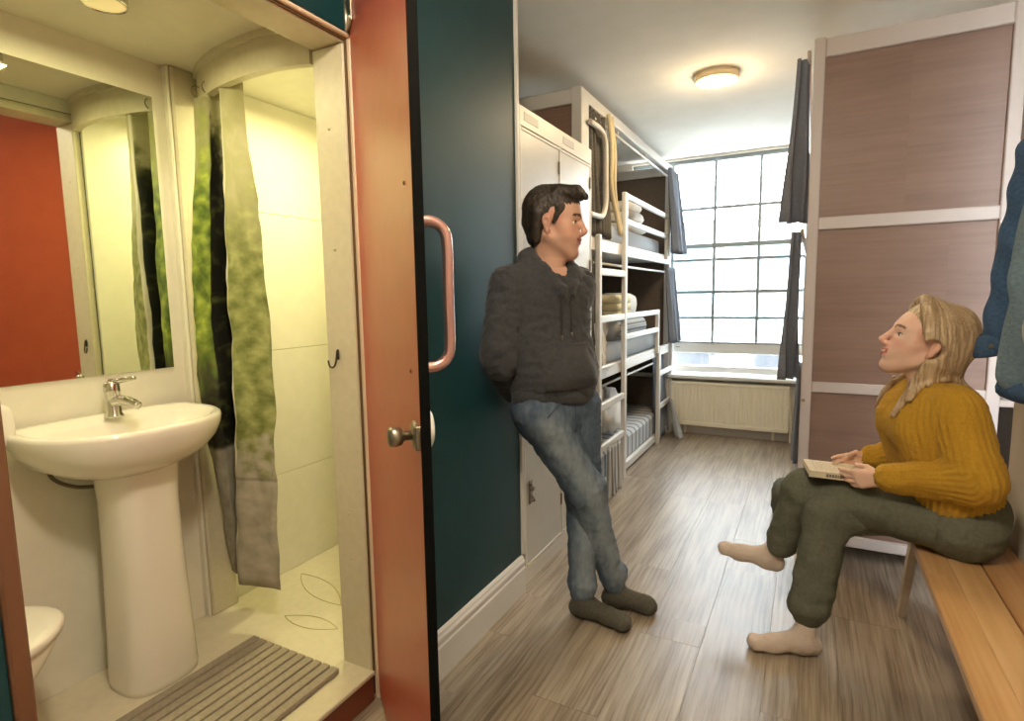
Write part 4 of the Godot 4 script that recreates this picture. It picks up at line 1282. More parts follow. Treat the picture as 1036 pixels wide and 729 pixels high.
func sdf_arrays(pr: Array, cell: float, disp = null, tone = null) -> Array:
	var lo := Vector3.ONE * 1e6
	var hi := -lo
	for q in pr:
		if q[7] < 0:
			continue
		for e in [[q[0], q[2]], [q[1], q[3]]]:
			lo = lo.min(e[0] - Vector3.ONE * e[1])
			hi = hi.max(e[0] + Vector3.ONE * e[1])
	lo -= Vector3.ONE * cell * 3.0
	hi += Vector3.ONE * cell * 3.0
	var nx := int((hi.x - lo.x) / cell) + 2
	var ny := int((hi.y - lo.y) / cell) + 2
	var nz := int((hi.z - lo.z) / cell) + 2
	var f := PackedFloat32Array()
	f.resize(nx * ny * nz)
	f.fill(1.0)
	for q in pr:
		var a: Vector3 = q[0]
		var b: Vector3 = q[1]
		var ra: float = q[2]
		var dr: float = q[3] - ra
		var k: float = q[4]
		var n: Vector3 = q[5]
		var s: float = q[6] - 1.0
		var squashed := n != Vector3.ZERO
		var join: bool = q[7] > 0
		var ab := b - a
		if squashed:
			ab += n * (ab.dot(n) * s)
		var inv := 1.0 / maxf(ab.length_squared(), 1e-9)
		var pad: float = maxf(ra, ra + dr) * (1.0 if q[6] >= 1.0 else 1.0 / q[6]) + k + cell * 2.0
		var l := ((a.min(b) - Vector3.ONE * pad - lo) / cell).floor()
		var u := ((a.max(b) + Vector3.ONE * pad - lo) / cell).ceil()
		var i0 := maxi(0, int(l.x))
		var i1 := mini(nx - 1, int(u.x))
		var j0 := maxi(0, int(l.y))
		var j1 := mini(ny - 1, int(u.y))
		var k0 := maxi(0, int(l.z))
		var k1 := mini(nz - 1, int(u.z))
		var inv4k := 1.0 / (4.0 * k)
		for kk in range(k0, k1 + 1):
			for jj in range(j0, j1 + 1):
				var at := (kk * ny + jj) * nx
				var v0 := lo + Vector3(0, jj * cell, kk * cell) - a
				for ii in range(i0, i1 + 1):
					var v := v0
					v.x += ii * cell
					if squashed:
						v += n * (v.dot(n) * s)
					var t := clampf(v.dot(ab) * inv, 0.0, 1.0)
					var d := (v - ab * t).length() - ra - dr * t
					var g := f[at + ii]
					if join:
						var h := k - absf(g - d)
						f[at + ii] = minf(g, d) - (h * h * inv4k if h > 0.0 else 0.0)
					else:
						d = -d
						var h := k - absf(g - d)
						f[at + ii] = maxf(g, d) + (h * h * inv4k if h > 0.0 else 0.0)
	# surface nets
	var sy := nx
	var sz := nx * ny
	var corner := [0, 1, sy, sy + 1, sz, sz + 1, sz + sy, sz + sy + 1]
	var edges := [[0, 1], [2, 3], [4, 5], [6, 7], [0, 2], [1, 3], [4, 6], [5, 7], [0, 4], [1, 5], [2, 6], [3, 7]]
	var off := [Vector3(0, 0, 0), Vector3(1, 0, 0), Vector3(0, 1, 0), Vector3(1, 1, 0), Vector3(0, 0, 1), Vector3(1, 0, 1), Vector3(0, 1, 1), Vector3(1, 1, 1)]
	var vid := PackedInt32Array()
	vid.resize(nx * ny * nz)
	vid.fill(-1)
	var verts := PackedVector3Array()
	var active := PackedInt32Array()
	for kk in nz - 1:
		for jj in ny - 1:
			var at := kk * sz + jj * sy
			for ii in nx - 1:
				var c := at + ii
				var g := f[c]
				if g > cell * 2.0 or g < -cell * 2.0:
					continue
				var neg := 0
				for o in corner:
					if f[c + o] < 0.0:
						neg += 1
				if neg == 0 or neg == 8:
					continue
				var sum := Vector3.ZERO
				var cnt := 0
				for e in edges:
					var fa := f[c + corner[e[0]]]
					var fb := f[c + corner[e[1]]]
					if (fa < 0.0) != (fb < 0.0):
						sum += (off[e[0]] as Vector3).lerp(off[e[1]], fa / (fa - fb))
						cnt += 1
				vid[c] = verts.size()
				active.append(c)
				verts.append(lo + (Vector3(ii, jj, kk) + sum / cnt) * cell)
	var idx := PackedInt32Array()
	for c in active:
		var a := f[c] < 0.0
		for q in [[1, sy, sz], [sy, sz, 1], [sz, 1, sy]]:
			var o: int = c + q[0]
			if o >= f.size():
				continue
			var b := f[o] < 0.0
			if a == b:
				continue
			var v0 := vid[c]
			var v1 := vid[c - q[1]]
			var v2 := vid[c - q[1] - q[2]]
			var v3 := vid[c - q[2]]
			if v0 < 0 or v1 < 0 or v2 < 0 or v3 < 0:
				continue
			if a:
				idx.append_array([v0, v2, v1, v0, v3, v2])
			else:
				idx.append_array([v0, v1, v2, v0, v2, v3])
	var nrm := vertex_normals(verts, idx)
	if disp != null:
		for i in verts.size():
			verts[i] += nrm[i] * disp.call(verts[i], nrm[i])
		nrm = vertex_normals(verts, idx)
	var colors := PackedColorArray()
	if tone != null:
		colors.resize(verts.size())
		for i in verts.size():
			colors[i] = tone.call(verts[i], nrm[i])
	return [verts, nrm, colors, idx]

func vertex_normals(verts: PackedVector3Array, idx: PackedInt32Array) -> PackedVector3Array:
	var nrm := PackedVector3Array()
	nrm.resize(verts.size())
	for i in range(0, idx.size(), 3):
		var a := verts[idx[i]]
		var b := verts[idx[i + 1]]
		var c := verts[idx[i + 2]]
		var n := (a - c).cross(a - b)
		nrm[idx[i]] += n
		nrm[idx[i + 1]] += n
		nrm[idx[i + 2]] += n
	for i in nrm.size():
		nrm[i] = nrm[i].normalized()
	return nrm

func arrays_mesh(a: Array) -> ArrayMesh:
	var arr := []
	arr.resize(Mesh.ARRAY_MAX)
	arr[Mesh.ARRAY_VERTEX] = a[0]
	arr[Mesh.ARRAY_NORMAL] = a[1]
	if a[2].size() > 0:
		arr[Mesh.ARRAY_COLOR] = a[2]
	arr[Mesh.ARRAY_INDEX] = a[3]
	var m := ArrayMesh.new()
	m.add_surface_from_arrays(Mesh.PRIMITIVE_TRIANGLES, arr)
	return m

func joined(list: Array) -> Array:
	var v := PackedVector3Array()
	var n := PackedVector3Array()
	var c := PackedColorArray()
	var x := PackedInt32Array()
	for a in list:
		var base := v.size()
		v.append_array(a[0])
		n.append_array(a[1])
		c.append_array(a[2])
		for i in a[3]:
			x.append(i + base)
	return [v, n, c, x]

# ------------------------------------------------------------------ people
func lin(c: Color) -> Color:
	return c.srgb_to_linear()

func skin_material(seed_: int) -> StandardMaterial3D:
	var m := mat(Color.WHITE, 0.5, 0.0, 0.4)
	m.vertex_color_use_as_albedo = true
	m.subsurf_scatter_enabled = true
	m.subsurf_scatter_strength = 0.06
	return m

# head in its own axes: x to the person's left, y up, z forward; origin between the ears
func head_prims(o: Vector3, B: Basis, s: float, female: bool) -> Array:
	var P := func(x: float, y: float, z: float) -> Vector3: return o + B * (Vector3(x, y, z) * s)
	var X := B.x
	var Y := B.y
	var Z := B.z
	var jaw := 0.044 if female else 0.050
	var L := [
		[P.call(0, 0.050, -0.030), P.call(0, 0.050, 0.004), 0.080 * s, 0.078 * s, 0.02, X, 1.06],
		[P.call(0, 0.030, 0.030), P.call(0, -0.045, 0.036), 0.063 * s, 0.048 * s, 0.03, X, 1.0],
		[P.call(0, -0.045, 0.040), P.call(0, -0.092 if not female else -0.088, 0.064), 0.046 * s, (0.016 if female else 0.021) * s, 0.03],
		[P.call(jaw, -0.040, -0.004), P.call(0.012, -0.088, 0.060), (0.017 if female else 0.020) * s, (0.013 if female else 0.017) * s, 0.03],
		[P.call(-jaw, -0.040, -0.004), P.call(-0.012, -0.088, 0.060), (0.017 if female else 0.020) * s, (0.013 if female else 0.017) * s, 0.03],
		[P.call(0.040, -0.006, 0.048), P.call(0.034, -0.030, 0.058), 0.022 * s, 0.019 * s, 0.025],
		[P.call(-0.040, -0.006, 0.048), P.call(-0.034, -0.030, 0.058), 0.022 * s, 0.019 * s, 0.025],
		[P.call(0.012, 0.036, 0.081), P.call(0.042, 0.033, 0.064), 0.010 * s, 0.010 * s, 0.014],
		[P.call(-0.012, 0.036, 0.081), P.call(-0.042, 0.033, 0.064), 0.010 * s, 0.010 * s, 0.014],
		# eye hollows
		[P.call(0.028, 0.011, 0.097), P.call(0.038, 0.011, 0.092), 0.0185 * s, 0.0175 * s, 0.008, Y, 1.75, -1],
		[P.call(-0.028, 0.011, 0.097), P.call(-0.038, 0.011, 0.092), 0.0185 * s, 0.0175 * s, 0.008, Y, 1.75, -1],
		# lids
		[P.call(0.022, 0.0185, 0.081), P.call(0.042, 0.0175, 0.073), 0.0050 * s, 0.0045 * s, 0.004],
		[P.call(-0.022, 0.0185, 0.081), P.call(-0.042, 0.0175, 0.073), 0.0050 * s, 0.0045 * s, 0.004],
		[P.call(0.024, 0.0025, 0.075), P.call(0.041, 0.0035, 0.069), 0.0045 * s, 0.0040 * s, 0.005],
		[P.call(-0.024, 0.0025, 0.075), P.call(-0.041, 0.0035, 0.069), 0.0045 * s, 0.0040 * s, 0.005],
		# nose
		[P.call(0, 0.026, 0.088), P.call(0, -0.017, 0.110), 0.0078 * s, 0.0095 * s, 0.012],
		[P.call(0, -0.017, 0.110), P.call(0, -0.025, 0.102), 0.0095 * s, 0.009 * s, 0.006],
		[P.call(0.010, -0.025, 0.093), P.call(0.012, -0.025, 0.088), 0.0072 * s, 0.0070 * s, 0.006],
		[P.call(-0.010, -0.025, 0.093), P.call(-0.012, -0.025, 0.088), 0.0072 * s, 0.0070 * s, 0.006],
		# muzzle and lips
		[P.call(0.012, -0.048, 0.075), P.call(-0.012, -0.048, 0.075), 0.018 * s, 0.018 * s, 0.02],
		[P.call(0, -0.0455, 0.0955), P.call(0.023, -0.0425, 0.083), 0.0048 * s, 0.0032 * s, 0.004],
		[P.call(0, -0.0455, 0.0955), P.call(-0.023, -0.0425, 0.083), 0.0048 * s, 0.0032 * s, 0.004],
		[P.call(0, -0.0575, 0.0935), P.call(0.020, -0.0475, 0.082), 0.0052 * s, 0.0034 * s, 0.004],
		[P.call(0, -0.0575, 0.0935), P.call(-0.020, -0.0475, 0.082), 0.0052 * s, 0.0034 * s, 0.004],
		# chin
		[P.call(0, -0.092 if not female else -0.087, 0.072), P.call(0, -0.094 if not female else -0.089, 0.070), (0.013 if female else 0.017) * s, (0.013 if female else 0.017) * s, 0.016],
	]
	for sd in [1.0, -1.0]:
		# ears: rim, lobe and hollow
		L.append([P.call(0.071 * sd, 0.018, -0.014), P.call(0.073 * sd, -0.016, -0.006), 0.016 * s, 0.011 * s, 0.006, (X + Z * 0.35 * -sd).normalized(), 2.0])
		L.append([P.call(0.070 * sd, -0.022, -0.004), P.call(0.069 * sd, -0.027, -0.003), 0.008 * s, 0.007 * s, 0.006])
		L.append([P.call(0.082 * sd, 0.010, -0.008), P.call(0.083 * sd, -0.006, -0.005), 0.0085 * s, 0.006 * s, 0.004, Vector3.ZERO, 1.0, -1])
	return L

func head_tone(o: Vector3, B: Basis, s: float, base: Color, lip: Color, brow: Color, blush: Color, stubble: Color, teeth: bool) -> Callable:
	var inv := B.transposed()
	var nz := FastNoiseLite.new()
	nz.frequency = 60.0
	return func(p: Vector3, n: Vector3) -> Color:
		var l := inv * (p - o) / s
		var c := base
		var ax := absf(l.x)
		if l.z > 0.02 and l.y < 0.0 and l.y > -0.05 and ax > 0.018:
			c = c.lerp(blush, 0.55 * clampf(1.0 - Vector2((ax - 0.042) / 0.026, (l.y + 0.016) / 0.024).length(), 0, 1))
		if l.z > 0.088 and l.y < 0.0:
			c = c.lerp(blush, 0.3)
		if ax > 0.066 and absf(l.y) < 0.045:
			c = c.lerp(blush, 0.35)
		# stubble
		if stubble.a > 0.0 and l.y < -0.030:
			c = c.lerp(stubble, stubble.a * smoothstep(-0.030, -0.050, l.y) * (0.7 + 0.3 * nz.get_noise_3dv(l * 6.0)) * (1.0 if l.y > -0.11 else 0.4))
		if l.z > 0.072 and ax < 0.027:
			var up := -0.0405 - 0.15 * ax * 0.0
			if l.y < up and l.y > -0.063 + ax * 0.42:
				c = lip
				if teeth and ax < 0.019 and absf(l.y + 0.0505 - ax * 0.22) < 0.0030:
					c = Color(0.93, 0.90, 0.86)
				elif not teeth and absf(l.y + 0.0510 - ax * 0.22) < 0.0016:
					c = lip.darkened(0.45)
		if l.z > 0.045 and ax > 0.010 and ax < 0.050:
			var by := 0.0365 - pow((ax - 0.030) / 0.020, 2.0) * 0.003 - (0.003 if ax < 0.016 else 0.0)
			if absf(l.y - by) < 0.0042 - 0.05 * maxf(0.0, ax - 0.034):
				c = c.lerp(brow, 0.85)
		return lin(c)

func add_eyes(body: MeshInstance3D, o: Vector3, B: Basis, s: float, iris: Color) -> void:
	var white := mat(c8(232, 226, 218), 0.2)
	var im := mat(iris, 0.15)
	var lash := mat(c8(40, 30, 26), 0.8)
	for sd in [1.0, -1.0]:
		var c := o + B * (Vector3(0.0315 * sd, 0.0110, 0.0705) * s)
		var e := put(body, "eye", soft(Vector3.ONE * 0.0118 * s, 1.0, 16, 10), white, c)
		put(e, "iris", soft(Vector3(0.0056, 0.0056, 0.0030) * s, 1.0, 14, 8), im, c + B.z * 0.0098 * s, B)
		var pts := []
		for k in 7:
			var t := k / 6.0
			pts.append(o + B * (Vector3((0.0215 + 0.021 * t) * sd, 0.0138 + 0.0026 * sin(t * PI), 0.0832 - 0.0075 * t + 0.0020 * sin(t * PI)) * s))
		put(e, "eyelash", tube(pts, 0.0014 * s, 6), lash)

# open hand: w wrist, d towards the fingers, t towards the thumb side, b out of the back of the hand
func hand_prims(w: Vector3, d: Vector3, t: Vector3, b: Vector3, s: float, curl: Array, thumb: Array, right_k := 1.0) -> Array:
	d = d.normalized()
	t = (t - d * t.dot(d)).normalized()
	b = (b - d * b.dot(d) - t * b.dot(t)).normalized()
	var L := []
	var offs := [0.030, 0.010, -0.010, -0.028]
	var base := [0.086, 0.090, 0.086, 0.078]
	var lens := [[0.040, 0.024, 0.019], [0.044, 0.027, 0.020], [0.041, 0.026, 0.019], [0.032, 0.020, 0.017]]
	L.append([w - d * 0.03 * s, w + d * 0.012 * s, 0.023 * s, 0.022 * s, 0.015, b, 1.25])
	for i in 4:
		var root: Vector3 = w + (d * base[i] + t * offs[i]) * s
		L.append([w + (d * 0.012 + t * offs[i] * 0.5) * s, root, 0.0155 * s, 0.0118 * s, 0.014])
		var p := root
		var ang := 0.0
		for j in 3:
			ang += curl[i] * [0.9, 1.1, 0.7][j]
			var dir: Vector3 = d * cos(ang) - b * sin(ang) + t * offs[i] * 1.2
			var q: Vector3 = p + dir.normalized() * lens[i][j] * s
			var r0: float = [0.0098, 0.0088, 0.0080][j] * s
			L.append([p, q, r0, r0 * 0.92, 0.003])
			p = q
	# thumb from the side of the palm near its base
	var q0 := w + (d * 0.022 + t * 0.020 - b * 0.006) * s
	var q1: Vector3 = q0 + (d * thumb[0] + t * thumb[1] - b * thumb[2]).normalized() * 0.040 * s
	var q2: Vector3 = q1 + (d * thumb[3] + t * thumb[4] - b * thumb[5]).normalized() * 0.032 * s
	var q3: Vector3 = q2 + (d * thumb[3] + t * thumb[4] * 0.7 - b * thumb[5] * 1.1).normalized() * 0.024 * s
	L.append([q0, q1, 0.0150 * s, 0.0115 * s, 0.012])
	L.append([q1, q2, 0.0112 * s, 0.0100 * s, 0.003])
	L.append([q2, q3, 0.0100 * s, 0.0088 * s, 0.003])
	return L

func flat_tone(c: Color) -> Callable:
	var l := lin(c)
	return func(_p: Vector3, _n: Vector3) -> Color: return l

func folds(seed_: int, f1: float, a1: float, f2: float, a2: float) -> Callable:
	var nz := FastNoiseLite.new()
	nz.seed = seed_
	nz.frequency = 1.0
	nz.fractal_octaves = 3
	return func(p: Vector3, _n: Vector3) -> float:
		var w := nz.get_noise_3dv(p * f1)
		return a1 * w + a2 * (1.0 - 2.0 * absf(nz.get_noise_3d(p.x * f2, p.y * f2 * 2.2, p.z * f2)))

func build_man() -> void:
	var F := Vector3(0.866, 0, 0.5)
	var R := Vector3(-0.5, 0, 0.866)
	var o := Vector3(-0.862, 1.558, -1.990)
	var zf := Vector3(0.985, -0.07, -0.13).normalized()
	var xf := Vector3.UP.cross(zf).normalized()
	var B := Basis(xf, zf.cross(xf).normalized(), zf)
	var s := 1.06
	var N := Vector3(-0.893, 1.40, -2.0)
	var Rs := Vector3(-0.985, 1.335, -1.852)
	var Ls := Vector3(-0.830, 1.335, -2.130)
	var Re := Vector3(-1.005, 1.085, -1.800)
	var Rw := Vector3(-1.035, 0.935, -1.945)
	var Le := Vector3(-0.945, 1.100, -2.250)
	var Lw := Vector3(-1.035, 0.905, -2.090)
	var Rh := Vector3(-0.905, 0.865, -1.930)
	var Lh := Vector3(-0.815, 0.870, -2.085)
	var Rk := Vector3(-0.765, 0.535, -2.055)
	var Lk := Vector3(-0.800, 0.505, -2.120)
	var Ra := Vector3(-0.690, 0.105, -2.180)
	var La := Vector3(-0.785, 0.100, -2.062)
	var base := c8(212, 166, 144)
	var me := thing("person", "man in dark grey hoodie and blue jeans leaning on the teal wall", "person", Vector3(-0.75, 0, -2.1))
	# skin: head, neck, hands and the body under the clothes
	var hp := prims(head_prims(o, B, s, false) + [[o + B * Vector3(0, -0.055, -0.022), N + Vector3(0.005, -0.03, 0), 0.053, 0.060, 0.025], [o + B * Vector3(0.0, -0.065, 0.018), N + F * 0.03, 0.026, 0.033, 0.03]])
	var head := sdf_arrays(hp, 0.0033, null, head_tone(o, B, s, base, c8(176, 108, 98), c8(58, 44, 36), c8(208, 142, 122), Color(0.55, 0.43, 0.37, 0.30), false))
	var under := sdf_arrays(prims([[N - Vector3(0, 0.05, 0), Vector3(-0.87, 0.95, -2.0), 0.09, 0.10, 0.04], [Rs, Re, 0.045, 0.040, 0.03], [Re, Rw, 0.040, 0.028, 0.02], [Ls, Le, 0.045, 0.040, 0.03], [Le, Lw, 0.040, 0.028, 0.02], [Rs, Ls, 0.05, 0.05, 0.04], [Rh, Rk, 0.07, 0.05, 0.03], [Rk, Ra, 0.045, 0.032, 0.02], [Lh, Lk, 0.07, 0.05, 0.03], [Lk, La, 0.045, 0.032, 0.02], [Rh, Lh, 0.08, 0.08, 0.04]]), 0.018, null, flat_tone(base))
	var hr := sdf_arrays(prims(hand_prims(Rw, Vector3(0.05, -0.35, -0.93), Vector3(0.0, 1.0, -0.3), Vector3(-1, 0, 0.1), 0.95, [0.25, 0.28, 0.3, 0.35], [0.5, 0.6, 0.2, 0.8, 0.2, 0.2])), 0.0045, null, flat_tone(base))
	var hl := sdf_arrays(prims(hand_prims(Lw, Vector3(0.10, -0.80, 0.55), Vector3(0.3, 0.4, 0.9), Vector3(-1, 0, -0.1), 0.95, [0.25, 0.28, 0.3, 0.35], [0.5, 0.6, 0.2, 0.8, 0.2, 0.2])), 0.0045, null, flat_tone(base))
	var body := put(me, "body", arrays_mesh(joined([head, under, hr, hl])), skin_material(1))
	add_eyes(body, o, B, s, c8(74, 60, 48))
	# hair: short at the sides, swept up in front
	var H := func(x: float, y: float, z: float) -> Vector3: return o + B * (Vector3(x, y, z) * s)
	var hair := [
		[H.call(0, 0.056, -0.034), H.call(0, 0.062, 0.004), 0.087 * s, 0.082 * s, 0.02, B.x, 1.09],
		[H.call(0.0, 0.005, -0.062), H.call(0, -0.035, -0.058), 0.058 * s, 0.044 * s, 0.02],
		[H.call(0, -0.030, 0.085), H.call(0, 0.026, 0.125), 0.076 * s, 0.052 * s, 0.012, Vector3.ZERO, 1.0, -1],
		[H.call(0.115, -0.075, 0.062), H.call(-0.115, -0.075, 0.062), 0.078 * s, 0.078 * s, 0.012, Vector3.ZERO, 1.0, -1],
		[H.call(0.13, -0.062, -0.010), H.call(-0.13, -0.062, -0.010), 0.052 * s, 0.052 * s, 0.012, Vector3.ZERO, 1.0, -1],
	]
	for sd in [1.0, -1.0]:
		hair.append([H.call(0.067 * sd, 0.050, 0.034), H.call(0.0705 * sd, 0.006, 0.016), 0.015 * s, 0.007 * s, 0.010, B.x, 1.5])
		hair.append([H.call(0.066 * sd, 0.035, -0.045), H.call(0.050 * sd, -0.050, -0.048), 0.022 * s, 0.018 * s, 0.015])
	for k in 9:
		var a := (k - 4) / 4.0
		hair.append([H.call(a * 0.045, 0.112, 0.020), H.call(a * 0.046, 0.122 - absf(a) * 0.012, 0.072 + 0.008 * sin(k * 2.4)), 0.022 * s, 0.017 * s, 0.012])
		hair.append([H.call(a * 0.046, 0.122 - absf(a) * 0.012, 0.072), H.call(a * 0.040 + 0.006 * sin(k * 3.0), 0.104 + 0.006 * sin(k * 1.7), 0.100), 0.016 * s, 0.007 * s, 0.006])
	var hz := FastNoiseLite.new()
	hz.seed = 4
	hz.frequency = 1.0
	var inv := B.transposed()
	var hd := func(p: Vector3, _n: Vector3) -> float:
		var l: Vector3 = inv * (p - o) / s
		return 0.0042 * hz.get_noise_3d(l.x * 190.0, l.y * 45.0, l.z * 60.0) * (1.0 if l.y > 0.05 else 0.35)
	var ht := func(p: Vector3, _n: Vector3) -> Color:
		var l: Vector3 = inv * (p - o) / s
		var k := clampf(0.5 + hz.get_noise_3d(l.x * 220.0, l.y * 40.0, l.z * 50.0), 0, 1)
		return lin(c8(38, 31, 27).lerp(c8(88, 72, 56), 0.6 * k))
	var vm := mat(Color.WHITE, 0.55, 0.0, 0.5)
	vm.vertex_color_use_as_albedo = true
	put(me, "hair", arrays_mesh(sdf_arrays(prims(hair), 0.0036, hd, ht)), vm)
	# hoodie
	var C := Vector3(-0.893, 0, -2.0)
	var W := Vector3(-0.868, 0, -2.0)
	var up := Vector3.UP
	var hood := prims([
		[C + up * 1.27 + R * 0.070, C + up * 1.27 - R * 0.062, 0.118, 0.116, 0.05, F, 1.12],
		[C + up * 1.14 + R * 0.066, C + up * 1.14 - R * 0.052, 0.117, 0.115, 0.06, F, 1.05],
		[W + up * 1.03 + R * 0.066, W + up * 1.03 - R * 0.052, 0.118, 0.116, 0.06, F, 1.03],
		[W + up * 0.965 + R * 0.064, W + up * 0.965 - R * 0.052, 0.115, 0.113, 0.04, F, 1.05],
		[W + up * 0.995 + F * 0.05 + R * 0.05, W + up * 0.995 + F * 0.05 - R * 0.04, 0.074, 0.072, 0.05],
		[N + up * -0.03, Rs + Vector3(0, 0.0, 0), 0.072, 0.070, 0.05],
		[N + up * -0.03, Ls, 0.072, 0.070, 0.05],
		# hood lying on the shoulders
		[N + R * 0.080 + up * 0.018, N + R * 0.075 + F * 0.045 - up * 0.015, 0.030, 0.026, 0.03],
		[N - R * 0.075 + up * 0.018, N - R * 0.070 + F * 0.045 - up * 0.015, 0.030, 0.026, 0.03],
		[N + R * 0.075 + F * 0.045 - up * 0.015, N + R * 0.020 + F * 0.105 - up * 0.085, 0.026, 0.019, 0.02],
		[N - R * 0.070 + F * 0.045 - up * 0.015, N - R * 0.020 + F * 0.105 - up * 0.085, 0.026, 0.019, 0.02],
		[N + R * 0.080 + up * 0.035 - F * 0.020, N - F * 0.075 + up * 0.045 + R * 0.03, 0.036, 0.046, 0.03],
		[N - R * 0.070 + up * 0.030 - F * 0.020, N - F * 0.075 + up * 0.045 - R * 0.02, 0.036, 0.046, 0.03],
		[N - F * 0.085 + R * 0.03 - up * 0.02, N - F * 0.085 - R * 0.03 - up * 0.02, 0.050, 0.050, 0.04],
		# room for the neck
		[N + up * 0.13 + F * 0.02, N + up * -0.005 + F * 0.035, 0.068, 0.052, 0.015, Vector3.ZERO, 1.0, -1],
	])
	var hm := cloth(c8(63, 63, 66), 90, 0.08, 6.0)
	hm.rim_enabled = true
	hm.rim = 0.25
	var fd := folds(11, 9.0, 0.008, 7.0, 0.007)
	var slr := prims([[Rs, Re, 0.074, 0.062, 0.035], [Re, Rw, 0.060, 0.045, 0.02], [Re + Vector3(0.012, 0.02, 0.012), Re + Vector3(0.005, -0.03, 0.0), 0.058, 0.056, 0.01]])
	var sll := prims([[Ls, Le, 0.073, 0.062, 0.035], [Le, Lw, 0.060, 0.045, 0.02]])
	var fs2 := folds(12, 10.0, 0.006, 9.0, 0.008)
	var hoodie := put(me, "hoodie", arrays_mesh(joined([sdf_arrays(hood, 0.0095, fd), sdf_arrays(slr, 0.0095, fs2), sdf_arrays(sll, 0.0095, fs2)])), hm)
	# kangaroo pocket
	var pk := sheet(func(u: float, v: float) -> Vector3:
		var half := lerpf(0.070, 0.125, smoothstep(0.0, 0.75, v))
		var q := W + up * lerpf(1.125, 0.955, v) - R * ((u - 0.5) * 2.0 * half) + F * 0.30
		var edge := minf(minf(u, 1.0 - u), minf(v, 1.0 - v))
		return onto(hood, q, -F, 0.004 + 0.016 * smoothstep(0.0, 0.30, edge)), 24, 18, 0.006)
	put(hoodie, "pocket", pk, hm)
	# hem and cuffs
	var hem := []
	for q in [[0.962, 0.006], [0.950, 0.012], [0.905, 0.008], [0.898, 0.0], [0.905, -0.010]]:
		var row := []
		for k in 40:
			var a := TAU * k / 40.0
			var dir := F * cos(a) * 0.118 + R * (sin(a) * 0.170 + 0.006)
			row.append(W + up * (q[0] + 0.006 * sin(a * 3.0)) + dir * (1.0 + q[1] * 6.0))
		hem.append(row)
	put(hoodie, "hem_band", skin(hem), hm)
	# drawstrings
	var cord := mat(c8(58, 54, 52), 0.8)
	for q in [[0.022, 1.305, 1.155, 0.028], [-0.018, 1.305, 1.165, -0.020]]:
		var pts := []
		for k in 12:
			var t := k / 11.0
			var x: float = lerpf(q[0], q[3], t)
			pts.append(onto(hood, C + up * lerpf(q[1], q[2], t) + R * x + F * 0.3, -F, 0.006 + 0.006 * sin(t * PI)))
		var dsn := put(hoodie, "drawstring", tube(smooth_path(pts, 2), 0.0042, 7), cord)
		put(dsn, "cord_tip", tube([pts[-1], pts[-1] - up * 0.018], 0.0050, 8), M.dull_metal)
	# jeans
	var P := Vector3(-0.860, 0.90, -2.005)
	var seat := [
		[P + R * 0.070, P - R * 0.062, 0.106, 0.104, 0.05, F, 1.08],
		[P + R * 0.060 - up * 0.05 - F * 0.02, P - R * 0.050 - up * 0.05 - F * 0.02, 0.098, 0.096, 0.05],
	]
	var jr := prims(seat + [
		[Rh, Rk, 0.098, 0.073, 0.05],
		[Rk, Ra + Vector3(0.0, 0.0, 0.0), 0.072, 0.048, 0.03],
		[Ra + Vector3(-0.008, 0.055, 0.0), Ra + Vector3(0.012, 0.050, 0.0), 0.047, 0.047, 0.012],
		[Ra - Vector3(0, 0.085, 0), Ra - Vector3(0, 0.090, 0), 0.070, 0.075, 0.006, Vector3.ZERO, 1.0, -1],
	])
	var jl := prims([
		[Lh, Lk, 0.094, 0.071, 0.05],
		[Lk, La + Vector3(0.0, 0.0, 0.0), 0.070, 0.048, 0.03],
		[La + Vector3(-0.008, 0.045, 0.0), La + Vector3(0.012, 0.040, 0.0), 0.047, 0.047, 0.012],
		[La - Vector3(0, 0.090, 0), La - Vector3(0, 0.095, 0), 0.068, 0.075, 0.006, Vector3.ZERO, 1.0, -1],
	])
	var jp := jr
	var jf := folds(15, 8.0, 0.006, 8.0, 0.004)
	var wz := FastNoiseLite.new()
	wz.seed = 8
	wz.frequency = 1.0
	wz.fractal_octaves = 4
	var jt := func(p: Vector3, _n: Vector3) -> Color:
		# dye worn pale in a band along the front of each leg
		var f := 0.0
		for q in [[Rh + Vector3(0.07, -0.05, 0.06), Rk + Vector3(0.055, 0, 0.045)], [Rk + Vector3(0.055, 0, 0.045), Ra + Vector3(0.03, 0.05, 0.03)], [Lk + Vector3(0.04, 0, 0.05), La + Vector3(0.03, 0.05, 0.03)]]:
			var ab: Vector3 = q[1] - q[0]
			var t := clampf((p - q[0]).dot(ab) / ab.length_squared(), 0, 1)
			f = maxf(f, 1.0 - (p - (q[0] + ab * t)).length() / 0.085)
		f = clampf(f * 1.3 + wz.get_noise_3d(p.x * 40.0, p.y * 9.0, p.z * 40.0) * 0.5, 0, 1)
		var g := wz.get_noise_3d(p.x * 90.0, p.y * 30.0, p.z * 90.0) * 0.12
		return lin(c8(84, 98, 116).lerp(c8(150, 160, 168), f * 0.75).lightened(maxf(0.0, g)).darkened(maxf(0.0, -g)))
	var dm := mat(Color.WHITE, 0.9, 0.0, 0.25)
	dm.vertex_color_use_as_albedo = true
	var jeans := put(me, "jeans", arrays_mesh(joined([sdf_arrays(jr, 0.0090, jf, jt), sdf_arrays(jl, 0.0090, jf, jt)])), dm)
	# pocket edge and fly seam
	var seam := mat(c8(74, 86, 104), 0.9)
	var pe := []
	for k in 9:
		var t := k / 8.0
		pe.append(onto(jp, P + up * (0.015 - 0.055 * t * t) + R * lerpf(0.035, 0.125, t) + F * 0.3, -F, 0.0045))
	put(jeans, "pocket_seam", tube(pe, 0.0022, 6), seam)
	var fs := []
	for k in 7:
		fs.append(onto(jp, P + up * (0.02 - 0.13 * k / 6.0) - R * 0.005 + F * 0.3, -F, 0.0045))
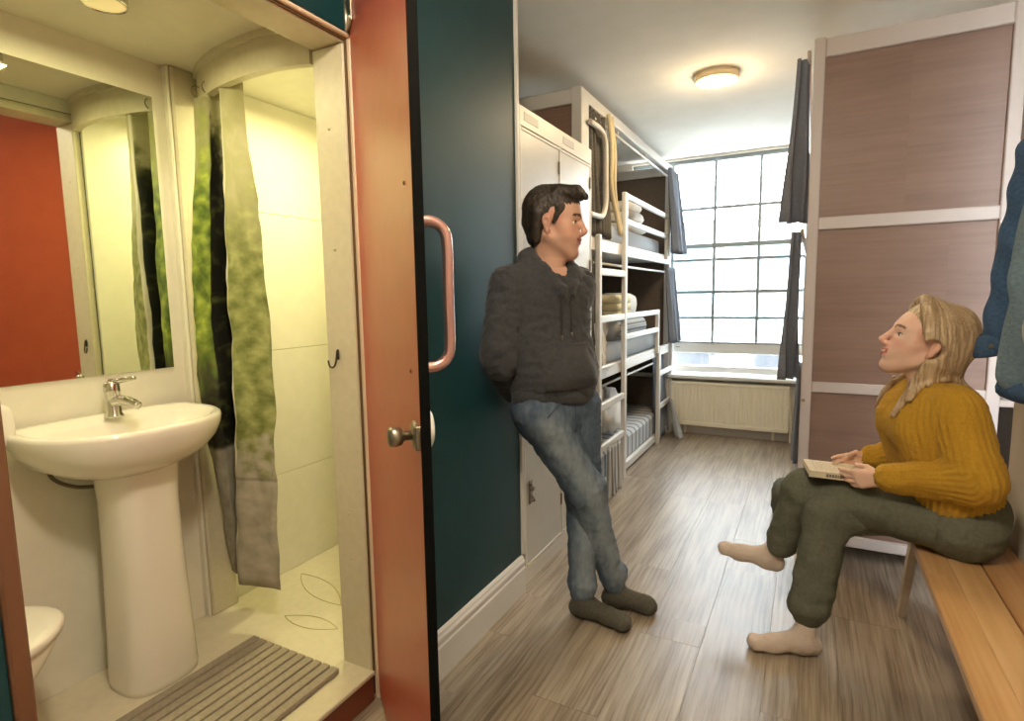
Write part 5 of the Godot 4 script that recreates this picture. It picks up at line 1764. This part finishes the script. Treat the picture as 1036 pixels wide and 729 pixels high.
	put(jeans, "fly_seam", tube(fs, 0.0024, 6), seam)
	# socks
	var sk := cloth(c8(86, 82, 72), 92, 0.10, 10.0)
	for q in [[Ra, Vector3(-0.705, 0, -2.182), Vector3(-0.545, 0, -2.200)], [La, Vector3(-0.800, 0, -2.055), Vector3(-0.605, 0, -2.040)]]:
		var heel: Vector3 = q[1]
		var toe: Vector3 = q[2]
		var dr := (toe - heel).normalized()
		var sp := prims([
			[q[0] + up * 0.06, heel + up * 0.055 + dr * 0.02, 0.036, 0.038, 0.02],
			[heel + up * 0.036, heel + up * 0.036 + dr * 0.03, 0.036, 0.036, 0.02],
			[heel + up * 0.050 + dr * 0.04, heel + up * 0.034 + dr * 0.15, 0.040, 0.034, 0.03],
			[heel + up * 0.032 + dr * 0.14, toe + up * 0.026 + dr * 0.005, 0.038, 0.026, 0.02, up, 1.2],
			[toe + up * 0.024 + dr.cross(up) * 0.022, toe + up * 0.024 - dr.cross(up) * 0.022, 0.022, 0.022, 0.02],
		])
		put(me, "sock", arrays_mesh(sdf_arrays(sp, 0.0055, folds(19, 20.0, 0.002, 25.0, 0.0012))), sk)

func build_woman() -> void:
	var up := Vector3.UP
	var F := Vector3(-0.96, 0, 0.28)
	var Lf := Vector3(0.28, 0, 0.96)
	var o := Vector3(0.335, 1.113, -2.300)
	var s := 1.09
	var zf := Vector3(-0.935, 0.34, 0.10).normalized()
	var xf := up.cross(zf).normalized()
	var B := Basis(xf, zf.cross(xf).normalized(), zf)
	var S := Vector3(0.365, 0.925, -2.30)
	var N := Vector3(0.355, 0.985, -2.30)
	var Ls := S + Lf * 0.155
	var Rs := S - Lf * 0.155
	var Le := Vector3(0.455, 0.730, -2.105)
	var Lw := Vector3(0.238, 0.690, -2.160)
	var Re := Vector3(0.385, 0.730, -2.530)
	var Rw := Vector3(0.212, 0.695, -2.395)
	var Lh := Vector3(0.462, 0.548, -2.205)
	var Rh := Vector3(0.462, 0.548, -2.395)
	var Lk := Vector3(0.000, 0.560, -2.330)
	var Rk := Vector3(0.080, 0.505, -2.260)
	var La := Vector3(-0.085, 0.285, -2.375)
	var Ra := Vector3(0.032, 0.110, -2.200)
	var base := c8(236, 196, 174)
	var me := thing("person", "seated woman in mustard rib-knit jumper and olive trousers holding a book", "person", Vector3(0.3, 0, -2.25))
	var hp := prims(head_prims(o, B, s, true) + [[o + B * Vector3(0, -0.055, -0.020), N + Vector3(0.01, -0.02, 0), 0.044, 0.048, 0.022], [o + B * Vector3(0.0, -0.065, 0.008), N + F * 0.025, 0.022, 0.030, 0.025]])
	var head := sdf_arrays(hp, 0.0033, null, head_tone(o, B, s, base, c8(196, 104, 100), c8(122, 92, 70), c8(224, 150, 132), Color(0, 0, 0, 0), true))
	var under := sdf_arrays(prims([[N - up * 0.06, Vector3(0.43, 0.60, -2.30), 0.07, 0.09, 0.04], [Ls, Le, 0.038, 0.034, 0.03], [Le, Lw, 0.034, 0.024, 0.02], [Rs, Re, 0.038, 0.034, 0.03], [Re, Rw, 0.034, 0.024, 0.02], [Ls, Rs, 0.045, 0.045, 0.04], [Lh, Lk, 0.07, 0.048, 0.03], [Lk, La, 0.044, 0.026, 0.02], [Rh, Rk, 0.07, 0.048, 0.03], [Rk, Ra, 0.044, 0.031, 0.02], [Rh, Lh, 0.08, 0.08, 0.04], [La, La + Vector3(0, -0.02, 0), 0.024, 0.024, 0.02], [Ra, Ra + Vector3(0, -0.03, 0), 0.026, 0.026, 0.02]]), 0.016, null, flat_tone(base))
	var hl := sdf_arrays(prims(hand_prims(Lw + Vector3(-0.008, -0.004, 0), Vector3(-0.93, -0.22, -0.26), Vector3(0, 1, 0.1), Vector3(-0.25, 0.15, 0.95), 0.84, [0.30, 0.36, 0.40, 0.44], [0.75, 0.55, 0.35, 0.80, -0.02, 0.60])), 0.0032, null, flat_tone(base))
	var hr := sdf_arrays(prims(hand_prims(Rw + Vector3(-0.006, -0.010, 0), Vector3(-0.92, -0.16, 0.24), Vector3(0, 1, -0.1), Vector3(-0.25, 0.15, -0.95), 0.80, [0.30, 0.36, 0.40, 0.44], [0.75, 0.55, 0.35, 0.80, -0.02, 0.60])), 0.0032, null, flat_tone(base))
	var body := put(me, "body", arrays_mesh(joined([head, under, hl, hr])), skin_material(2))
	add_eyes(body, o, B, s, c8(96, 84, 66))
	# jumper: ribs run down the body and along the sleeves
	var J := [
		[Vector3(0.372, 0.870, -2.30) + Lf * 0.070, Vector3(0.372, 0.870, -2.30) - Lf * 0.070, 0.106, 0.106, 0.06, F, 1.0],
		[Vector3(0.330, 0.850, -2.285) + Lf * 0.060, Vector3(0.330, 0.850, -2.285) - Lf * 0.060, 0.088, 0.088, 0.05],
		[Vector3(0.390, 0.755, -2.30) + Lf * 0.060, Vector3(0.390, 0.755, -2.30) - Lf * 0.060, 0.120, 0.120, 0.06],
		[Vector3(0.418, 0.650, -2.30) + Lf * 0.065, Vector3(0.418, 0.650, -2.30) - Lf * 0.065, 0.120, 0.120, 0.05],
		[N - up * 0.045, Ls - up * 0.002, 0.056, 0.066, 0.05],
		[N - up * 0.045, Rs - up * 0.002, 0.056, 0.066, 0.05],
		[N - up * 0.015 - F * 0.01, N + up * 0.022 - F * 0.005, 0.064, 0.058, 0.02],
		[N + up * 0.16 + F * 0.03, N + up * 0.035 + F * 0.01, 0.060, 0.053, 0.008, Vector3.ZERO, 1.0, -1],
	]
	var SL := [
		[Ls + Lf * -0.01, Le, 0.072, 0.066, 0.03],
		[Le, Lw + Vector3(0.045, 0.005, 0), 0.066, 0.046, 0.025],
		[Lw + Vector3(0.05, 0.004, 0), Lw + Vector3(0.008, 0.001, -0.003), 0.041, 0.038, 0.008],
	]
	var SR := [
		[Rs + Lf * 0.01, Re, 0.072, 0.066, 0.03],
		[Re, Rw + Vector3(0.045, 0.005, 0), 0.066, 0.046, 0.025],
		[Rw + Vector3(0.05, 0.004, 0), Rw + Vector3(0.008, 0.001, 0.003), 0.041, 0.038, 0.008],
	]
	var jp := prims(J + SL + SR)
	woman_hair(me, o, B, s, jp)
	var fz := folds(23, 7.0, 0.006, 7.0, 0.003)
	var axis_of := func(p: Vector3, a: Vector3, b: Vector3, side: Vector3) -> Array:
		var ab := b - a
		var t := clampf((p - a).dot(ab) / ab.length_squared(), 0, 1)
		var q := p - (a + ab * t)
		var d := ab.normalized()
		var u := (side - d * side.dot(d)).normalized()
		return [q.length(), atan2(q.dot(u), q.dot(d.cross(u)))]
	var arms := [[Ls, Le], [Le, Lw], [Rs, Re], [Re, Rw]]
	var knit_arm := func(p: Vector3, n: Vector3) -> float:
		var best := 1e9
		var ang := 0.0
		for a in arms:
			var w: Array = axis_of.call(p, a[0], a[1], Vector3(0.3, 0.2, -0.9))
			if w[0] < best:
				best = w[0]
				ang = w[1]
		return 0.0065 * absf(sin(ang * 0.068 * PI / 0.0185)) + fz.call(p, n)
	var knit_body := func(p: Vector3, n: Vector3) -> float:
		var cx := Vector3(lerpf(0.425, 0.372, clampf((p.y - 0.65) / 0.24, 0, 1)), 0, -2.30)
		var q := p - cx
		return 0.0065 * absf(sin(atan2(q.dot(Lf), q.dot(F)) * 0.17 * PI / 0.0185)) * smoothstep(0.53, 0.60, p.y) + fz.call(p, n)
	var ym := cloth(c8(192, 146, 44), 95, 0.07, 9.0)
	ym.rim_enabled = true
	ym.rim = 0.2
	var jumper := put(me, "jumper", arrays_mesh(joined([sdf_arrays(prims(J), 0.0058, knit_body), sdf_arrays(prims(SL), 0.0058, knit_arm), sdf_arrays(prims(SR), 0.0058, knit_arm)])), ym)
	# trousers
	var tp := prims([
		[Lh, Lk, 0.096, 0.068, 0.04],
		[Lh, Lh + Vector3(0.0, 0.02, -0.06), 0.094, 0.090, 0.05],
		[Lk, La + Vector3(0.018, 0.045, 0.004), 0.068, 0.056, 0.03],
		[La + Vector3(0.018, 0.050, 0.004), La + Vector3(0.014, 0.035, 0.004), 0.054, 0.044, 0.01],
	])
	var tq := prims([
		[Lh, Rh, 0.094, 0.094, 0.05],
		[Vector3(0.485, 0.585, -2.24), Vector3(0.485, 0.585, -2.36), 0.095, 0.095, 0.05],
		[Rh, Rk, 0.094, 0.070, 0.04],
		[Rk, Ra + Vector3(0.0, 0.075, 0.0), 0.070, 0.066, 0.03],
		[Ra + Vector3(0.0, 0.060, 0.0), Ra + Vector3(0.0, 0.030, 0.0), 0.062, 0.046, 0.012],
	])
	var om := cloth(c8(102, 103, 88), 97, 0.08, 6.0)
	var tf := folds(29, 7.0, 0.010, 4.5, 0.005)
	var tr := put(me, "trousers", arrays_mesh(joined([sdf_arrays(tp, 0.0090, tf), sdf_arrays(tq, 0.0090, tf)])), om)
	# cargo pocket on the near thigh
	var tdir := (Lk - Lh).normalized()
	var fl := sheet(func(u: float, v: float) -> Vector3:
		var q := Lh + tdir * lerpf(0.09, 0.22, u) + up * lerpf(0.055, -0.07, v) + Vector3(0, 0, 0.25)
		var edge := minf(minf(u, 1.0 - u), minf(v, 1.0 - v))
		return onto(tp, q, Vector3(0, 0, -1), 0.003 + 0.008 * smoothstep(0.0, 0.2, edge)), 14, 12, 0.005)
	put(tr, "cargo_pocket", fl, om)
	# socks
	var sk := cloth(c8(222, 204, 190), 98, 0.06, 10.0)
	for q in [[La, Vector3(-0.088, 0.232, -2.385), Vector3(-0.292, 0.252, -2.392), 0.0], [Ra, Vector3(0.046, 0.034, -2.192), Vector3(-0.148, 0.026, -2.128), 1.0]]:
		var heel: Vector3 = q[1]
		var toe: Vector3 = q[2]
		var dr := (toe - heel).normalized()
		var un := (up - dr * up.dot(dr)).normalized()
		var sd := dr.cross(un)
		var sp := prims([
			[q[0] + up * 0.03, heel + un * 0.026 + dr * 0.028, 0.033, 0.036, 0.02],
			[heel, heel + dr * 0.03, 0.034, 0.034, 0.02],
			[heel + un * 0.014 + dr * 0.04, heel + dr * 0.14, 0.037, 0.031, 0.03],
			[heel + dr * 0.13 - un * 0.002, toe - dr * 0.01, 0.034, 0.024, 0.02, un, 1.2],
			[toe - dr * 0.012 + sd * 0.018, toe - dr * 0.012 - sd * 0.018, 0.021, 0.019, 0.02],
		])
		put(me, "sock", arrays_mesh(sdf_arrays(sp, 0.005, folds(33, 22.0, 0.0018, 25.0, 0.001))), sk)
	book()

func outside(pr: Array, p: Vector3, gap: float) -> Vector3:
	for i in 6:
		var d := sdf_at(pr, p)
		if d > gap:
			break
		var e := 0.004
		var n := Vector3(sdf_at(pr, p + Vector3(e, 0, 0)) - d, sdf_at(pr, p + Vector3(0, e, 0)) - d, sdf_at(pr, p + Vector3(0, 0, e)) - d).normalized()
		p += n * (gap - d + 0.001)
	return p

func woman_hair(me: Node3D, o: Vector3, B: Basis, s: float, jp: Array) -> void:
	var H := func(x: float, y: float, z: float) -> Vector3: return o + B * (Vector3(x, y, z) * s)
	var L := [
		[H.call(0, 0.056, -0.034), H.call(0, 0.056, 0.000), 0.088 * s, 0.083 * s, 0.02, B.x, 1.05],
		[H.call(0, 0.000, -0.060), H.call(0, -0.070, -0.072), 0.066 * s, 0.050 * s, 0.03],
		[H.call(0, -0.040, 0.085), H.call(0, 0.036, 0.122), 0.078 * s, 0.055 * s, 0.012, Vector3.ZERO, 1.0, -1],
		[H.call(0.13, -0.080, 0.060), H.call(-0.13, -0.080, 0.060), 0.072 * s, 0.072 * s, 0.012, Vector3.ZERO, 1.0, -1],
	]
	var W := Basis()
	# locks: from the parting over the side of the head, then down in the world's axes
	var r := RandomNumberGenerator.new()
	r.seed = 12
	for sd in [1.0, -1.0]:
		for k in 13:
			var t := k / 12.0
			# t = 0 frames the face, t = 1 falls at the back
			var top: Vector3 = H.call(0.010 * sd, 0.132 - 0.012 * t, 0.052 - 0.115 * t)
			var a1: Vector3 = H.call(0.058 * sd, 0.104 - 0.01 * t, 0.052 - 0.115 * t)
			var a2: Vector3 = H.call((0.082 - 0.018 * t * t) * sd, 0.040, 0.026 - 0.115 * t)
			var a3: Vector3 = H.call((0.086 - 0.035 * t * t) * sd, -0.040, -0.006 - 0.092 * t)
			# hanging ends in world space
			var fwd := lerpf(0.050, -0.085, t)
			var a4 := Vector3(o.x - fwd * 0.96 + 0.015, lerpf(1.000, 1.000, t), o.z + sd * lerpf(0.074, 0.035, t * t) + 0.02 * fwd)
			var a5 := Vector3(o.x - lerpf(0.074, -0.118, t) + 0.006 * sin(k * 2.0), lerpf(0.885, 0.900, t) + 0.014 * sin(k * 1.9), o.z + sd * lerpf(0.086, 0.050, t * t))
			if sd < 0 and t < 0.4:
				a5.x -= 0.022
			var pts := smooth_path([top, a1, a2, a3, a4, a5], 2)
			for i in range(5, pts.size()):
				pts[i] = outside(jp, pts[i], 0.012)
			for i in pts.size() - 1:
				var u0 := float(i) / (pts.size() - 1)
				var u1 := float(i + 1) / (pts.size() - 1)
				L.append([pts[i], pts[i + 1], lerpf(0.0165, 0.0075, u0 * u0), lerpf(0.0165, 0.0075, u1 * u1), 0.006])
	L.append([H.call(0.066, -0.004, 0.000), H.call(0.14, -0.004, 0.004), 0.027 * s, 0.030 * s, 0.010, Vector3.ZERO, 1.0, -1])
	L.append([H.call(0.060, -0.020, 0.030), H.call(0.14, -0.030, 0.036), 0.030 * s, 0.030 * s, 0.010, Vector3.ZERO, 1.0, -1])
	var hz := FastNoiseLite.new()
	hz.seed = 14
	hz.frequency = 1.0
	hz.fractal_octaves = 2
	var ang := func(p: Vector3) -> float: return atan2(p.z - o.z, p.x - o.x - 0.01)
	var hd := func(p: Vector3, _n: Vector3) -> float:
		return 0.0030 * hz.get_noise_3d(ang.call(p) * 30.0, p.y * 9.0, 0.0)
	var ht := func(p: Vector3, _n: Vector3) -> Color:
		var k := clampf(0.5 + 0.9 * hz.get_noise_3d(ang.call(p) * 16.0, p.y * 5.0, 3.0), 0, 1)
		var m := clampf(0.5 + 0.9 * hz.get_noise_3d(ang.call(p) * 5.0, p.y * 2.0, 9.0), 0, 1)
		var c := c8(140, 112, 84).lerp(c8(232, 208, 170), k * 0.75 + 0.25 * m)
		return lin(c)
	var vm := mat(Color.WHITE, 0.45, 0.0, 0.5)
	vm.vertex_color_use_as_albedo = true
	put(me, "hair", arrays_mesh(sdf_arrays(prims(L), 0.0042, hd, ht)), vm)

func book() -> void:
	var b := thing("book", "open-edged pale paperback held on her knee", "book", Vector3(0.10, 0.66, -2.285))
	b.rotation = Vector3(0.02, 0.16, -0.05)
	var cover := mat(Color.WHITE, 0.5)
	var im := Image.create(128, 96, false, Image.FORMAT_RGB8)
	im.fill(c8(226, 214, 188))
	var r := RandomNumberGenerator.new()
	r.seed = 3
	for k in 9:
		var y := 16 + k * 8
		var x := 14
		while x < 110:
			var w := r.randi_range(4, 12)
			im.fill_rect(Rect2i(x, y, w, 2), c8(168, 150, 124))
			x += w + 3
	cover.albedo_texture = ImageTexture.create_from_image(im)
	var spine := mat(Color.WHITE, 0.5)
	var si := Image.create(160, 24, false, Image.FORMAT_RGB8)
	si.fill(c8(222, 210, 184))
	var xx := 44
	while xx < 118:
		var w := r.randi_range(3, 7)
		si.fill_rect(Rect2i(xx, 7, w, 11), c8(84, 70, 58))
		si.fill_rect(Rect2i(xx + 1, 10, maxi(1, w - 3), 3), c8(200, 186, 160))
		xx += w + 2
	spine.albedo_texture = ImageTexture.create_from_image(si)
	var hx := 0.098
	var hz := 0.068
	fix(b, "page_block", cbox(Vector3(hx * 2 - 0.006, 0.020, hz * 2 - 0.005), 0.001), mat(c8(226, 206, 160), 0.8), Vector3(-0.001, 0, -0.001))
	fix(b, "cover", quad_plate(hx * 2, hz * 2, 0.0016), cover, Vector3(0, 0.0110, 0))
	fix(b, "cover", cbox(Vector3(hx * 2, 0.0016, hz * 2), 0.0004), mat(c8(70, 64, 56), 0.5), Vector3(0, -0.0110, 0))
	fix(b, "spine", quad_plate(hx * 2, 0.0226, 0.0016), spine, Vector3(0, 0, hz), Basis(Vector3.RIGHT, PI / 2))

# thin plate in the x-z plane whose picture fills its face
func quad_plate(w: float, d: float, t: float) -> ArrayMesh:
	var st := SurfaceTool.new()
	st.begin(Mesh.PRIMITIVE_TRIANGLES)
	st.set_smooth_group(-1)
	for f in [1.0, -1.0]:
		var q := [Vector3(-w / 2, f * t / 2, -d / 2), Vector3(w / 2, f * t / 2, -d / 2), Vector3(w / 2, f * t / 2, d / 2), Vector3(-w / 2, f * t / 2, d / 2)]
		tri(st, q[0], q[1], q[2], Vector3(0, f, 0), [Vector2(0, 0), Vector2(1, 0), Vector2(1, 1)])
		tri(st, q[0], q[2], q[3], Vector3(0, f, 0), [Vector2(0, 0), Vector2(1, 1), Vector2(0, 1)])
	var c := [Vector2(-w / 2, -d / 2), Vector2(w / 2, -d / 2), Vector2(w / 2, d / 2), Vector2(-w / 2, d / 2)]
	for i in 4:
		var a: Vector2 = c[i]
		var b: Vector2 = c[(i + 1) % 4]
		var q := [Vector3(a.x, t / 2, a.y), Vector3(b.x, t / 2, b.y), Vector3(b.x, -t / 2, b.y), Vector3(a.x, -t / 2, a.y)]
		var out := Vector3(a.x + b.x, 0, a.y + b.y)
		var z := Vector2(0.02, 0.02)
		tri(st, q[0], q[1], q[2], out, [z, z, z])
		tri(st, q[0], q[2], q[3], out, [z, z, z])
	st.generate_normals()
	return st.commit()
